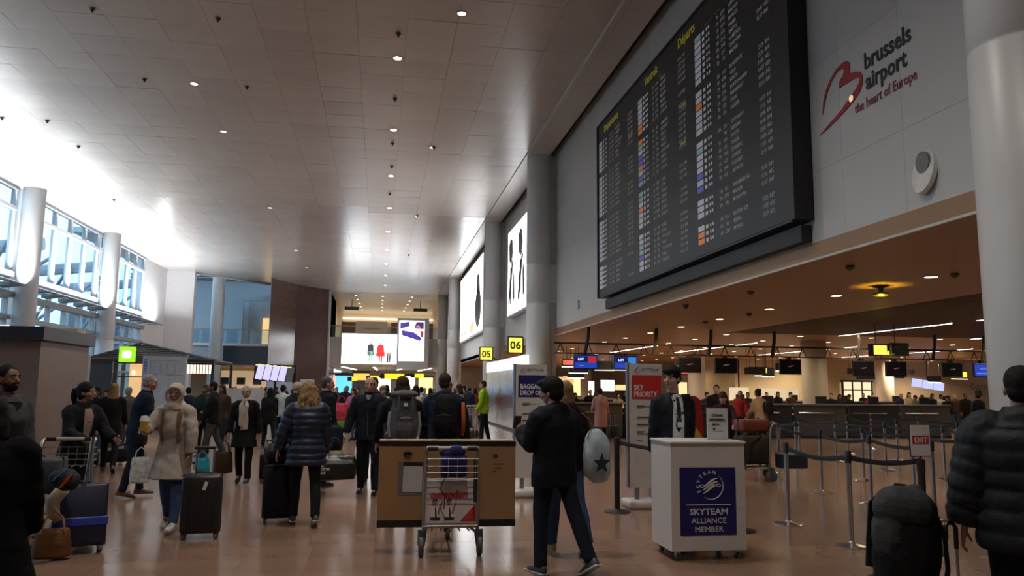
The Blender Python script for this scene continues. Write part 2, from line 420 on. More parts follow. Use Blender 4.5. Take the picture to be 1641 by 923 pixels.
# steelwork and building outside
ext = mat('outside_steel', (.30, .38, .45), .5); extw = mat('outside_white', (.55, .62, .68), .6); exd = mat('outside_dark', (.10, .14, .18), .4)
g = tag(MB().bb((-60, -20, -.4), (-17.2, 110, -.2)).build('forecourt', mat('asphalt', (.22, .23, .24), .8)), 'grey forecourt outside the windows', 'forecourt'); g['kind'] = 'structure'
cn = empty('canopy', (-21, 30, 0), 0, 'pale steel canopy outside beyond the tall windows', 'canopy')
for i, y in enumerate((-18, -10, -2, 6, 14, 22, 30)):
    q = MB(); q.tube([(0, y, 0), (-.4, y, 8.4)], .22, 12); q.build('post', extw, cn, 60)
    q = MB(); q.tube([(3.4, y, 8.9), (-8, y, 7.6)], [(.12, .35)] * 2, 8, ref=(0, 0, 1)); q.build('rafter', ext, cn)
    q = MB(); q.tube([(-.2, y, 5.2), (2.8, y + 2.6, 8.6)], .1, 8); q.tube([(-.2, y, 5.2), (2.8, y - 2.6, 8.6)], .1, 8); q.build('brace', ext, cn, 60)
for i in range(12): MB().bb((-8, -20 + i * 4.5, 7.8), (-1.2, -19.6 + i * 4.5, 7.95)).build('purlin', ext, cn)
gb = empty('car_park_building', (-46, 40, 0), 0, 'pale grey building outside the windows', 'building')
MB().bb((-6, -50, 0), (0, 60, 8)).build('wall', extw, gb)
for k in range(2):
    q = MB(); q.bb((0, -50, 1.2 + k * 3.1), (.15, 60, 2.6 + k * 3.1)); q.build('window_band', exd, gb)
# blank white wall end and its front panel
ww = mat('plaster_white', (.74, .73, .75), .45, var=.02)
b = MB(); b.bb((XL - .4, 57.4, 0), (XL, 64.3, HC + .3)); struct(b.build('wall_corner', ww))
b = MB(); b.bb((-16.7, 63.6, 0), (-14.45, 64.3, HC + .02)); struct(b.build('wall_end', ww))
b = MB(); b.bb((XL - .4, YB - .3, 0), (46, YB, HC + .6)); struct(b.build('wall_back', WHITE))

# ------------------------------------------------------------------ atrium, balcony and stone tower
blue = mat('atrium_plaster', (.40, .50, .57), .6, var=.04, scale=.6)
b = MB(); b.bb((-24, 80, 5), (-13.5, 80.4, 12.1)); b.bb((-13.5, 80, 9.9), (-4.9, 80.4, 12.1)); b.bb((-24, 79.9, 13.3), (-4.9, 80.4, 14)); b.bb((-24, 64.4, 0), (-23.6, 80, 7)); b.bb((-24, 64.4, 13.3), (-4.9, 80.2, 13.7)); b.bb((-13.7, 80.4, 5), (-13.5, 84, 12)); struct(b.build('wall_atrium', blue))
b = MB(); [b.bb((-24, 79.7, z), (-4.9, 79.95, z + .16)) for z in (12.1, 12.6, 11.8)]; [b.bb((-23.8 + 2.3 * i, 79.7, 12.1), (-23.65 + 2.3 * i, 79.9, 13.4)) for i in range(9)]; struct(b.build('trim_7', mat('clerestory_frame', (.12, .17, .21), .4)))
b = MB(); b.bb((-23.6, 84.5, 0), (-4.9, 84.7, 5)); struct(b.build('wall_cafe', mat('cafe_cream', (.55, .45, .30), .6)))
b = MB(); b.bb((-13.5, 83.6, 5), (-9.0, 83.9, 12)); b.bb((-11.4, 80.4, 5), (-9., 83.6, 9.9)) if False else None; struct(b.build('wall_niche', mat('niche_grey', (.42, .44, .45), .6)))
q = struct(MB().bb((-12.05, 83.4, 5.1), (-11.0, 83.55, 8.5)).build('door_1', glow('warm_doorway', (1., .62, .25), 1.4)))
b = MB(); b.bb((-23.6, 70, 3.35), (-9.2, 84.5, 3.6)); struct(b.build('trim_balcony_slab', WHITE))
bal = empty('balcony', (-11.5, 70, 0), 0, 'balcony with dark fascia and glass railing beside the stone tower', 'balcony')
q = MB(); q.bb((-1.7, -.2, 3.35), (2.4, 0, 4.95)); q.build('fascia', mat('fascia_dark', (.02, .03, .045), .4), bal)
q = MB(); q.bb((-12, -.15, 3.35), (-1.7, 0, 4.95)); q.build('side_fascia', mat('fascia_pale', (.36, .41, .45), .5), bal)
q = MB(); q.bb((-12, -.3, 4.95), (2.4, .3, 5.15)); q.build('ledge', WHITE, bal)
q = MB(); q.tube([(-12, 0, 6.35), (2.3, 0, 6.35)], .05, 8); q.build('handrail', STEEL, bal, 60)
for i in range(7):
    q = MB(); q.bb((-11.6 + i * 2, -.015, 5.2), (-9.75 + i * 2, .015, 6.25)); q.build('rail_pane', glass_mat('rail_glass', (.75, .85, .9), .2), bal)
stone = tiled_mat('brown_stone', (.085, .052, .048), (.10, .062, .056), (.05, .032, .03), 1.5, .75, .22, .012, rot=(PI / 2, 0, 0))
b = MB(); b.prism([(-9.0, 66.), (-7.4, 70.2), (-4.75, 73.0), (-4.75, 84), (-11.2, 84), (-9.05, 66.1)], HC + .25, (0, 0, 0), (1, 0, 0), (0, 1, 0)); struct(b.build('wall_tower', stone))
q = MB(); q.bb((-4.8, 72.9, 0), (-4.6, 73.2, HC)); struct(q.build('trim_4', mat('pale_edge', (.5, .48, .46), .4)))
# cafe below the balcony
def lit_box(name, a, c, m, label, cat, parent=None, group=None):
    o = MB().bb(a, c).build(name, m, parent)
    if parent is None: tag(o, label, cat, group)
    return o
caf = empty('cafe_counter', (-12, 79, 0), 0, 'cafe counter with green poster and warm wall below the balcony', 'counter')
MB().bb((-3, 0, 0), (2.4, .8, 1.1)).build('counter', mat('cafe_wood', (.16, .09, .05), .5), caf)
MB().bb((.7, 5.2, .2), (2.3, 5.3, 3.1)).build('green_poster', glow('poster_green', (.10, .32, .05), .9), caf)
MB().bb((-4, 5.2, 1.2), (.5, 5.3, 3.1)).build('warm_panel', glow('warm_panel', (1., .7, .4), .55), caf)
for i in range(3): MB().bb((-4 + i * 1.6, 5.0, 1.7), (-3.2 + i * 1.6, 5.15, 2.4)).build('menu_frame', BLACK, caf)

# ------------------------------------------------------------------ far end: mezzanine
gold = mat('gold_soffit', (.56, .42, .26), .42, .0, var=.05, spec=.8)
b = MB(); b.bb((-7, 74.5, HC), (7, 97, HC + .3)); struct(b.build('ceiling_mezzanine', mat('cream_soffit', (.62, .54, .44), .3, spec=.9)))
b = MB(); b.bb((-7, 96.8, 5.9), (7, 97.2, HC)); struct(b.build('wall_mezzanine', mat('mezz_cream', (.55, .46, .33), .6)))
for i, (a, c) in enumerate(((-4.6, -2.2), (1., 3.2), (4.4, 5.4))):
    q = MB(); q.bb((a * 1.2, 96.6, 6.4), (c * 1.2, 96.8, 9.4)); struct(q.build('window_%d' % (10 + i), mat('mezz_brown', (.13, .06, .04), .3)))
b = MB(); b.bb((-4.95, 75.3, HS - .05), (XW, 97, HS + .25)); b.bb((-4.95, 75.1, HS), (XW, 75.4, 6.2)); struct(b.build('trim_mezzanine_floor', mat('fascia_beige', (.48, .46, .45), .5)))
b = MB(); b.bb((6.3, 75.5, HS), (6.6, 97, HC)); b.bb((-4.95, 75.5, HS), (-4.75, 97, HC)); struct(b.build('wall_mezzanine_side', mat('mezz_side', (.5, .42, .32), .6)))
rail = empty('mezzanine_railing', (0, 75.6, 0), 0, 'glass railing with thin handrail along the far mezzanine', 'railing')
MB().tube([(-4.7, 0, 7.3), (6.2, 0, 7.3)], .04, 8).build('handrail', STEEL, rail)
for i in range(5): MB().bb((-4.6 + i * 2.15, -.01, 6.2), (-2.55 + i * 2.15, .01, 7.25)).build('rail_pane', glass_mat('rail_glass'), rail)
q = MB(); q.bb((-4.6, 96.4, 9.75), (6.2, 96.6, 9.9)); tag(q.build('light_strip', glow('strip_warm', (1., .84, .6), 6)), 'long warm light strip at the back of the mezzanine ceiling', 'light')
# lower end: shops
b = MB(); b.bb((-4.75, 74.8, HS - .12), (XW, 75.0, HS + .1)); struct(b.build('trim_5', gold))
b = MB(); b.bb((-4.95, 104, 0), (12, 104.3, HS)); struct(b.build('wall_shops', mat('shop_cream', (.6, .5, .35), .6)))
b = MB(); b.bb((-4.75, 97, HS - .05), (12, 104, HS + .2)); struct(b.build('ceiling_shops', gold))
shops = [(-3.6, 82, .8, 2.7, 'blue', (.1, .45, .9), 2.6), (-1.9, 84, 2.2, 3.0, 'amber', (1., .55, .1), 1.8), (.4, 88, .9, 2.6, 'white', (1, .93, .8), 3.2), (3.0, 86, .8, 2.8, 'pale', (1, .9, .7), 2.8), (5.2, 90, .8, 2.7, 'gold', (1, .7, .3), 2.0), (-4.3, 90, .6, 2.9, 'rose', (1., .6, .5), 1.4)]
for x, y, a, c, nm, col, e in shops:
    s_ = empty('shop_front', (x, y, 0), 0, 'distant lit shop front with %s glow under the mezzanine' % nm, 'shop')
    MB().bb((-.9, 0, 0), (.9, .4, a)).build('counter', mat('shop_dark', (.05, .04, .04), .5), s_)
    MB().bb((-.8, .3, a + .1), (.8, .4, c)).build('lit_wall', glow('shop_' + nm, col, e), s_)
    MB().bb((-.9, -.05, c), (.9, .4, c + .25)).build('shop_sign', BLACK, s_)
for i, (x0_, y0_, x1_, y1_) in enumerate(((-3.6, 77, -2.6, 90), (-.6, 76, -.3, 90), (2.6, 76, 1.9, 88), (5., 78, 4.4, 92))):
    q = MB(); q.tube([(x0_, y0_, HS - .1), (x1_, y1_, HS - .1)], [(.09, .03)] * 2, 6, ref=(0, 0, 1)); tag(q.build('light_strip', glow('strip_white', (1., .93, .82), 7)), 'slanting white light strip in the ceiling below the mezzanine, %s from left' % ordinal(i), 'light')

# ------------------------------------------------------------------ check-in hall
cop = mat('copper_ceiling', (.42, .235, .115), .42, .25, var=.06, scale=.5, spec=.6)
b = MB(); b.bb((XW, YB, HS), (11.75, 75, HS + .25)); b.bb((11.75, 25.3, HS), (46, 75, HS + .25)); b.bb((22, YB, HS), (46, 25.3, HS + .25)); b.bb((11.75, YB, HS + .14), (22, 25.3, HS + .25)); struct(b.build('ceiling_check_in', cop))
sl = MB(); y = -4.
while y < 25.3:
    sl.bb((11.78, y, HS), (21.98, y + .06, HS + .1)); y += .12
o = sl.build('ceiling_slats', mat('slat_brown', (.17, .095, .045), .5)); o['kind'] = 'stuff'; tag(o, 'brown slatted ceiling field above the queue lanes', 'ceiling slats'); 
b = MB(); b.bb((XW - .015, YB, HS - .02), (XW + .03, 75, HS + .012)); struct(b.build('trim_6', mat('edge_bead', (.6, .59, .56), .4)))
cream = mat('cream_wall', (.62, .53, .37), .6, var=.03)
b = MB(); b.bb((22.5, 47, 0), (46, 47.3, HS)); struct(b.build('wall_customs', cream))
b = MB(); b.bb((XW, 75, 0), (22.5, 75.3, HS)); b.bb((22.3, 47, 0), (22.6, 75, HS)); struct(b.build('wall_check_in_end', cream))
b = MB(); b.bb((45.7, YB, 0), (46, 47, HS)); struct(b.build('wall_far_right', cream))
dl = MB(); dl.lathe([(.13, 0), (.13, -.012), (.105, -.014), (.105, 0)], n=20); ring_me = dl.mesh('rim', mat('lamp_rim', (.6, .5, .35), .4), 40)
dd = MB(); dd.lathe([(.105, -.004), (.105, -.009)], n=20); disc_w = dd.mesh('lens', glow('lamp_warm', (1., .80, .52), 14)); disc_c = dd.mesh('lens', glow('lamp_cool', (1., .93, .86), 30))
k = 0
for i, x in enumerate((9.25, 12.07, 14.9, 17.7, 20.5, 23.3, 26.1)):
    for j in range(15):
        y = 11.87 + 2.83 * j
        if x > 11 and y < 25.5: continue
        if x < 22 and x > 11.7 and y < 26: continue
        t = empty('ceiling_downlight', (x, y, HS - .001), 0, 'warm downlight in the copper ceiling, %s row from the hall, %s one back' % (ordinal(i), ordinal(j)), 'downlight', 'downlights in the copper ceiling')
        link('rim', ring_me, t); link('lens', disc_w, t)
        if (i + j) % 2 == 0: lamp('lamp', (0, 0, -.03), 58, .2, (1., .74, .45), t)
for j in range(-3, 9):
    y = 20.35 + 6.0 * j
    t = empty('ceiling_downlight', (.21, y, HC - .002), 0, ('round bright downlight, %s nearest in view in the central row of the hall ceiling' % ordinal(j)) if j >= 0 else 'round bright downlight of the central row overhead outside the picture, %s from the rear' % ordinal(j + 3), 'downlight', 'central row of hall ceiling downlights')
    link('rim', ring_me, t); o = link('lens', disc_c, t)
    lamp('lamp', (0, 0, -.05), 220, .2, (1., .9, .8), t, spread=120)
for x, ysl, lab in ((-5.65, (23.3, 27.7, 39.6, 52., 59.6), 'faint small downlight in the left part of the white hall ceiling'), (1.65, (17.5, 28.1, 40.1, 51.3), 'faint small downlight right of the central row in the hall ceiling')):
    for iy, y in enumerate(ysl):
        t = empty('ceiling_downlight', (x, y, HC - .002), 0, lab + ', ' + ordinal(iy) + ' nearest', 'downlight', lab)
        link('rim', ring_me, t); link('lens', dd.mesh('lens', glow('lamp_faint', (1, .95, .9), 3)), t)
for i, px in enumerate((570, 613, 660)):
    for j in range(5):
        y = 77 + 3.6 * j; p = fy(px + (613 - px) * .03 * j, 480, 77)
        t = empty('ceiling_downlight', (p.x, y, HC - .002), 0, 'small warm mezzanine ceiling downlight, %s file, %s one back' % (('left', 'middle', 'right')[i], ordinal(j)), 'downlight', 'mezzanine downlights'); link('rim', ring_me, t); link('lens', disc_w, t)
        if j % 2 == 0: lamp('lamp', (0, 0, -.04), 160, .2, (1., .82, .6), t)
# linear lights between the slats and further on
for x, a, c, lab in ((15.9, 19.7, 25.2, 'long white light line in the slatted ceiling, left one'), (15.9, 12.9, 18.7, 'long white light line in the slatted ceiling, running out behind the near column'), (21.2, 19.6, 25.3, 'long white light line at the right edge of the slatted ceiling'),
                      (12.1, 32, 40, 'thin light line in the check in ceiling above the priority totem'), (15.2, 30, 39, 'thin light line in the check in ceiling left of the cream column'), (20.4, 31, 40, 'thin light line in the check in ceiling right of the cream column'), (26., 31, 41, 'thin light line in the check in ceiling behind the yellow sign')):
    t = empty('light_line', (x, (a + c) / 2, HS), 0, lab, 'light')
    MB().bb((-.04, -(c - a) / 2, -.036), (.04, (c - a) / 2, -.01)).build('diffuser', glow('line_white', (1., .95, .86), 9), t)
    MB().bb((-.055, -(c - a) / 2, -.03), (.055, (c - a) / 2, -.0005)).build('housing', STEEL, t)
    o = lamp('lamp', (0, 0, -.06), 110, .1, (1., .88, .7), t, 'RECTANGLE'); o.data.size_y = c - a
for i, (x, y) in enumerate(((10.5, 50), (14, 56), (10, 62), (14, 68), (29, 40), (25, 44), (34, 44), (38, 36))):
    t = empty('ceiling_downlight', (x, y, HS - .001), 0, 'small warm downlight deep in the check in hall, %s of the scattered ones' % ordinal(i), 'downlight', 'deep check in hall downlights'); link('rim', ring_me, t); link('lens', disc_w, t)
    lamp('lamp', (0, 0, -.03), 330, .3, (1., .78, .5), t)
for i, (x, y) in enumerate(((-2, 80), (2.5, 82), (0, 92), (5, 90), (-12, 76), (-12, 81), (-8, 82))):
    t = empty('ceiling_downlight', (x, y, (HS if x > -5 else 3.35) - .06), 0, ('small downlight over the shops at the far end, %s' if i < 4 else 'small downlight under the atrium balcony, %s') % ordinal(i % 4), 'downlight', 'far shop downlights'); link('rim', ring_me, t); link('lens', disc_w, t)
    lamp('lamp', (0, 0, -.03), 190, .3, (1., .8, .55), t)

for i, (cx_, cy_) in enumerate(((270, 25), (637, 53), (1164, 97), (422, 231), (721, 253), (1154, 288), (6, 343), (138, 352), (1147, 418), (229, 427), (1145, 486), (1139, 565), (333, 583), (1268, 430), (1220, 630), (1194, 744))):
    p = fz(cx_ / 1.823, cy_ / 1.823, HC - .01)
    q = MB(); q.lathe([(.07, 0), (.06, -.03), (.02, -.07), (.035, -.09), (.001, -.10)], n=12); tag(q.build('sprinkler', mat('sprinkler_dark', (.06, .055, .05), .4, .5), None, 40, p), 'tiny dark sprinkler head on the white hall ceiling, %s from the top of the picture' % ordinal(i), 'sprinkler', 'sprinkler heads on the hall ceiling')
# ------------------------------------------------------------------ departure board
BM = facing((0, 0, 0), (-1, 0, 0))
def onwall(x, y, z): return facing((x, y, z), (-1, 0, 0))
bf = mat('board_face', (.011, .011, .012), .45, var=.1, scale=2)
bd = empty('departure_board', (0, 0, 0), 0, 'huge black departures board high on the right wall with rows of flights', 'departure board')
BX = 6.1; Y0, Y1, Z0, Z1 = 21.45, 10.78, 4.2, 9.2
MB().bb((BX, Y1, Z0), (BX + .27, Y0, Z1)).build('face', bf, bd)
MB().bb((BX - .03, Y1 - .14, Z0 - .03), (XW - .02, Y1, Z1 + .04)).bb((BX - .03, Y0, Z0 - .03), (XW - .02, Y0 + .08, Z1 + .04)).bb((BX - .03, Y1, Z1), (XW - .02, Y0, Z1 + .05)).bb((BX + .01, Y1, Z0 - .04), (XW - .02, Y0, Z0)).build('housing', BLACK, bd)
MB().bb((BX + .12, Y1 - .05, Z0 - .36), (XW - .02, Y0 - .25, Z0 - .10)).build('lower_ledge', mat('ledge_dark', (.020, .023, .023), .6), bd)
rnd = random.Random(11)
CITY = ['LONDON', 'PARIS', 'ROME', 'GENEVA', 'BARCELONA', 'MADRID', 'LISBON', 'VIENNA', 'PRAGUE', 'WARSAW', 'OSLO', 'COPENHAGEN', 'HAMBURG', 'BERLIN', 'MILAN', 'VENICE', 'NAPLES', 'LYON', 'NICE', 'TOULOUSE', 'ZURICH', 'BUDAPEST', 'KRAKOW', 'VILNIUS', 'SOFIA', 'STOCKHOLM', 'MANCHESTER', 'EDINBURGH', 'SEVILLA', 'VALENCIA', 'FRANKFURT', 'GENEVA', 'DAKAR', 'BRISTOL']
AL = ['SN', 'LH', 'TK', 'SK', 'AF', 'LO', 'LX', 'OS', 'UX', 'FR', 'TP']
G3 = [[('SN', '2093', 'LISBON'), ('SN', '3715', 'MALAGA'), ('LH', '1019', 'MUNICH'), ('UX', '1172', 'PALMA'), ('SN', '2115', 'BRISTOL'), ('SN', '2305', 'ROME FCO'), ('TB', '211', 'CORDOBA'), ('TB', '113', 'MADRID')],
      [('SN', '1122', 'BORDEAUX'), ('SK', '4744', 'OSLO'), ('TP', '3825', 'PORTO'), ('SN', '503', 'LONDON HRW'), ('LH', '1015', 'FRANKFURT'), ('TB', '277', 'LYON'), ('BA', '393', 'AGADIR')],
      [('SN', '203', 'COTONOU'), ('', '741', 'ABIDJAN'), ('TP', '609', 'PORTO'), ('SN', '205', 'DAKAR'), ('TK', '1938', 'ISTANBUL'), ('A3', '623', 'ATHENS'), ('SN', '2049', 'BUDAPEST'), ('TB', '825', 'ANTALYA')],
      [('UA', '951', 'WASHINGTON'), ('SN', '3737', 'MALAGA'), ('SN', '242', 'MONROVIA'), ('', '214', 'FREETOWN'), ('SN', '2166', 'BOSTON EXP'), ('HU', '760', 'BEIJING'), ('LH', '2287', 'MUNICH'), ('LY', '332', 'TLV')]]
btxt = mat('board_letters', (.26, .26, .25), .6, emit=(.75, .75, .72), es=.14, var=0)
byel = mat('board_yellow', (.5, .45, .03), .6, emit=(.8, .7, .05), es=.10, var=0)
chipc = [mat('chip_%d' % i, c, .5, emit=c, es=.22, var=0) for i, c in enumerate(((.50, .51, .60), (.52, .52, .54), (.12, .14, .55), (.75, .25, .06), (.25, .45, .42), (.7, .08, .09)))]
gy = [Y0 - .12, 17.85, 14.3]; heads = ['Departures', 'Vertrek', 'Départs']
pitch = .130
for g_ in range(3):
    ya = gy[g_]; zt = Z1 - .34
    hd = text('heading', heads[g_], .30, byel, bd, onwall(BX - .004, ya + (.9 if g_ == 2 else -.5), Z1 - .34), sx=.95, bold=.004)
    text('subheading', 'time   flight   to / via          counter  gate', .085, mat('board_dim', (.2, .2, .16), .6, var=0), bd, onwall(BX - .004, ya - .5, Z1 - .50))
    cm = MB(); row = 0; zt = Z1 - .62
    blocks = G3 if g_ == 2 else [[(rnd.choice(AL), str(rnd.randint(101, 3999)), rnd.choice(CITY)) for _ in range(rnd.choice((8, 9, 9, 7)))] for _ in range(4)]
    for bi, blk in enumerate(blocks):
        L0, L1, L2, L3 = [], [], [], []
        for ri, (a, f, c) in enumerate(blk):
            z = zt - row * pitch; skip = (bi == 3 and ri == 3 and g_ == 2) or z < Z0 + .12
            ci = rnd.choice((0, 0, 0, 1, 1, 2, 3, 4) if g_ else (0, 1, 1, 1, 0)) if not (g_ == 2 and bi == 3) else (0, 0, 0, 0, 1, 3, 3, 5)[ri]
            if not skip:
                cm.bb((BX - .003, ya, z - .01), (BX, ya - .29, z + pitch * .72), ci); cm.bb((BX - .003, ya - .37, z), (BX, ya - .47, z + .07), 1)
                for u in (.56, .66): cm.bb((BX - .003, ya - u, z + .01), (BX, ya - u - .05, z + .065), 1)
            L0.append('%s' % a if not skip else ''); L1.append(('%4s' % f) if not skip else ''); L2.append(c if not skip else '')
            L3.append(rnd.choice(('11:%02d  A%d', '12:%02d  B%d', '10:%02d  A%d')) % (rnd.randint(5, 59), rnd.randint(30, 69)) if rnd.random() < .85 and not skip else '')
            row += 1
        z = zt - (row - len(blk)) * pitch
        for LL, off in ((L0, 1.02), (L1, 1.22), (L2, 1.56), (L3, 2.62)):
            text('flight_text', '\n'.join(LL), pitch * .78, btxt, bd, onwall(BX - .003, ya - off, z), line=1 / .78, res=1, ext=0, bold=.0012, sx=.92)['kind'] = 'stuff'
        row += 1
        if row > 38: break
    o = cm.build('airline_chips', chipc, bd); o['kind'] = 'stuff'
text('gate_note', 'boarding', .10, byel, bd, onwall(BX - .003, 15.15, 7.5)); text('gate_note', 'delayed', .10, byel, bd, onwall(BX - .003, 15.15, 6.7)); text('gate_note', 'last call', .10, byel, bd, onwall(BX - .003, 18.6, 8.0))
# ------------------------------------------------------------------ airport lettering on the wall
lg = empty('airport_lettering', (0, 0, 0), 0, 'red looped emblem with black two line airport name on the right wall', 'wall sign')
B_ = [(10.403,5.404),(10.101,5.510),(9.842,5.589),(9.620,5.696),(9.487,5.759),(9.401,5.817),(9.364,5.873),(9.426,5.919),(9.525,5.928),(9.678,5.927),(9.799,5.932),(9.853,5.922),(9.867,5.970),(9.826,6.039),(9.753,6.083),(9.723,6.145),(9.780,6.190),(9.905,6.188),(10.038,6.113),(10.158,5.986),(10.244,5.843),(10.305,5.690),(10.281,5.857),(10.213,6.007),(10.091,6.134),(9.919,6.237),(9.739,6.268),(9.653,6.253),(9.595,6.203),(9.589,6.100),(9.607,6.045),(9.468,6.018),(9.356,5.966),(9.308,5.881),(9.322,5.786),(9.394,5.692),(9.531,5.621),(9.705,5.561),(9.956,5.492),(10.218,5.431)]
EMB = mat('emblem_red', (.34, .012, .015), .35, var=.1, scale=3)
MB().prism(B_[::-1], .012, (XW - .001, 0, 0), (0, 1, 0), (0, 0, 1)).build('emblem', EMB, lg)
me = lg.children[0].data
for v in me.vertices:
    if v.co.x > XW - .0005: v.co.x = XW - .014
MB().ell((XW - .018, 9.58, 5.67), (.006, .05, .05), 12, 8).build('emblem_spark', mat('spark', (1, .8, .6), .4, emit=(1, .7, .45), es=.9, var=0), lg, 180)
LK = mat('letter_black', (.01, .01, .01), .4, var=0)
text('word', 'brussels', .33, LK, lg, onwall(XW - .008, 9.27, 5.955), sx=.90, bold=.008)
text('word', 'airport', .33, LK, lg, onwall(XW - .008, 9.25, 5.665), sx=.90, bold=.008)
text('tagline', 'the heart of Europe', .20, mat('tagline_red', (.25, .015, .02), .4, var=0), lg, onwall(XW - .008, 9.52, 5.425), sx=.80, bold=.001)
vt = empty('wall_nozzle', (XW, 8.18, 4.24), 0, 'white oval air nozzle on the right wall below the lettering', 'air nozzle')
q = MB(); q.tube([(0, 0, -.01), (-.05, 0, 0)], [(.20, .29), (.185, .275)], 28, ref=(0, 0, 1));  q.build('bezel', mat('nozzle_white', (.72, .72, .70), .4), vt, 40)
q = MB(); q.tube([(-.03, 0, .10), (-.058, 0, .10)], [(.115, .135)] * 2, 24, ref=(0, 0, 1)); q.build('nozzle_mouth', mat('nozzle_grey', (.16, .16, .14), .4), vt, 40)
q = MB(); q.rbox((XW - .03, fx(928, 488, XW).y, fx(928, 488, XW).z), (.06, .10, .30), .02); tag(q.build('wall_sensor', STEEL), 'small grey box on the right wall beside the white column', 'sensor')

# ------------------------------------------------------------------ billboards and screens
scrw = glow('screen_white', (.93, .96, 1.), 8.0)
def flat(mb, poly, o, ax, ay, mi): mb.prism(poly, 0, o, ax, ay, mi)
def blob(cx_, cy_, rx_, ry_, n=14): return [(cx_ + rx_ * math.cos(2 * PI * i / n), cy_ + ry_ * math.sin(2 * PI * i / n)) for i in range(n)]
bb1 = empty('wall_billboard', (0, 0, 0), 0, 'lit wall billboard with dark rucksack picture, beyond the second column', 'billboard')
MB().bb((6.1, 47.2, 5.0), (XW - .02, 61, 10.0)).build('frame', mat('bill_frame', (.5, .5, .5), .4), bb1)
MB().bb((6.09, 47.35, 5.15), (6.11, 60.85, 9.9)).build('screen', glow('bill_white', (.95, .97, 1.), 6.5), bb1)
q = MB(); q.prism(blob(0, 0, 1.5, 1.25) , .02, (6.085, 49.6, 6.7), (0, -1, 0), (0, 0, 1)); q.prism([(-.9, .3), (.9, .3), (.6, 1.6), (-.6, 1.6)], .02, (6.085, 49.6, 7.3), (0, -1, 0), (0, 0, 1)); q.build('picture', glow('bill_dark', (.02, .025, .05), .5), bb1)
q = MB(); q.prism([(-1.9, 0), (0, 0), (0, .9), (-1.9, .5)], .02, (6.085, 52, 5.3), (0, -1, 0), (0, 0, 1)); q.prism([(-4, 0), (0, 0), (0, .2), (-4, .2)], .02, (6.085, 56, 5.5), (0, -1, 0), (0, 0, 1)); q.build('picture', glow('bill_tan', (.8, .55, .3), 1.4), bb1)
bb2 = empty('wall_billboard', (0, 0, 0), 0, 'lit black and white wall billboard between the two nearer columns', 'billboard')
MB().bb((6.1, 31, 5.0), (XW - .02, 37.8, 9.3)).build('frame', mat('bill_frame', (.5, .5, .5), .4), bb2)
MB().bb((6.09, 31.1, 5.1), (6.11, 37.7, 9.2)).build('screen', glow('bill_white2', (.95, .97, 1.), 5.5), bb2)
q = MB()
for poly in ([(0, 0), (.25, 0), (.9, 1.7), (.6, 1.8)], [(.5, 0), (.8, 0), (.8, 1.0), (1.3, 1.9), (1.0, 2.1), (.5, 1.1)], [(.2, 2.2), (.7, 1.9), (1.2, 2.4), (1.1, 3.0), (.6, 3.2), (.1, 2.9)], [(1.3, 0), (1.7, .2), (1.5, 1.6), (1.2, 1.2)]):
    q.prism(poly, .02, (6.085, 37.4, 5.6), (0, -1, 0), (0, 0, 1)); q.prism([(x + 2.6, y) for x, y in poly], .02, (6.085, 37.4, 5.6), (0, -1, 0), (0, 0, 1))
q.build('picture', glow('bill_ink', (.02, .02, .02), .3), bb2)
# suspended adverts at the far end
ad = empty('wide_advert', (0, 75, 0), 0, 'wide bright white screen with three figures at the far end of the hall', 'advert screen')
MB().bb((-3.65, -.1, 3.65), (1.56, .12, 6.62)).build('frame', mat('bill_frame', (.5, .5, .5), .4), ad)
MB().bb((-3.58, -.13, 3.75), (1.5, -.10, 6.52)).build('screen', scrw, ad)
def figure_flat(q, x, z, h, col_legs, col_top, coat=.0):
    U = lambda poly, mi: q.prism([(px * h, pz * h) for px, pz in poly], .02, (x, -.135, z), (1, 0, 0), (0, 0, 1), mi)
    U([(-.09, 0), (-.01, 0), (0, .45), (.01, 0), (.09, 0), (.11, .5), (-.11, .5)], col_legs)
    U([(-.17 - coat, .30), (.17 + coat, .30), (.14, .82), (.05, .86), (-.05, .86), (-.14, .82)], col_top); U(blob(0, .92, .05, .07, 10), 3)
q = MB(); figure_flat(q, -.92, 3.95, 1.9, 2, 0, 0); figure_flat(q, .0, 3.85, 2.0, 1, 1, .05); figure_flat(q, .78, 3.9, 1.95, 0, 4, 0)
q.build('figures', [glow('fig_dark', (.12, .12, .14), .8), glow('fig_red', (.8, .05, .05), 1.6), glow('fig_green', (.45, .75, .6), 1.5), glow('fig_skin', (.75, .5, .42), 1.5), glow('fig_cream', (.9, .75, .65), 2.2)], ad)
ad2 = empty('tall_advert', (0, 74.8, 0), 0, 'tall portrait light box with purple picture beside the wide screen', 'advert screen')
MB().bb((1.5, -.3, 3.3), (4.5, .1, 8.1)).build('frame', mat('light_box_grey', (.62, .62, .64), .4), ad2)
MB().bb((1.68, -.33, 4.05), (4.05, -.30, 7.85)).build('screen', glow('screen_white2', (.95, .96, 1.), 4.0), ad2)
q = MB()
for poly, mi in (([(0, 1.2), (.9, 1.5), (.8, 1.9), (0, 1.8)], 0), ([(.2, .6), (1.9, .1), (2.0, .4), (1.3, .9), (.1, 1.1)], 0), ([(1.3, 1.3), (2.2, 1.2), (2.2, 1.9), (1.5, 1.9)], 1), (blob(1.65, 1.2, .28, .36), 2), ([(1.9, .5), (2.2, .4), (2.2, 1.0), (1.95, 1.1)], 3)):
    q.prism(poly, .02, (1.78, -.335, 5.85), (1, 0, 0), (0, 0, 1), mi)
q.build('picture', [glow('pic_violet', (.10, .07, .5), 1.1), glow('pic_plum', (.14, .04, .2), 1.), glow('pic_skin', (.8, .6, .55), 2.), glow('pic_red', (.55, .05, .1), 1.2)], ad2)
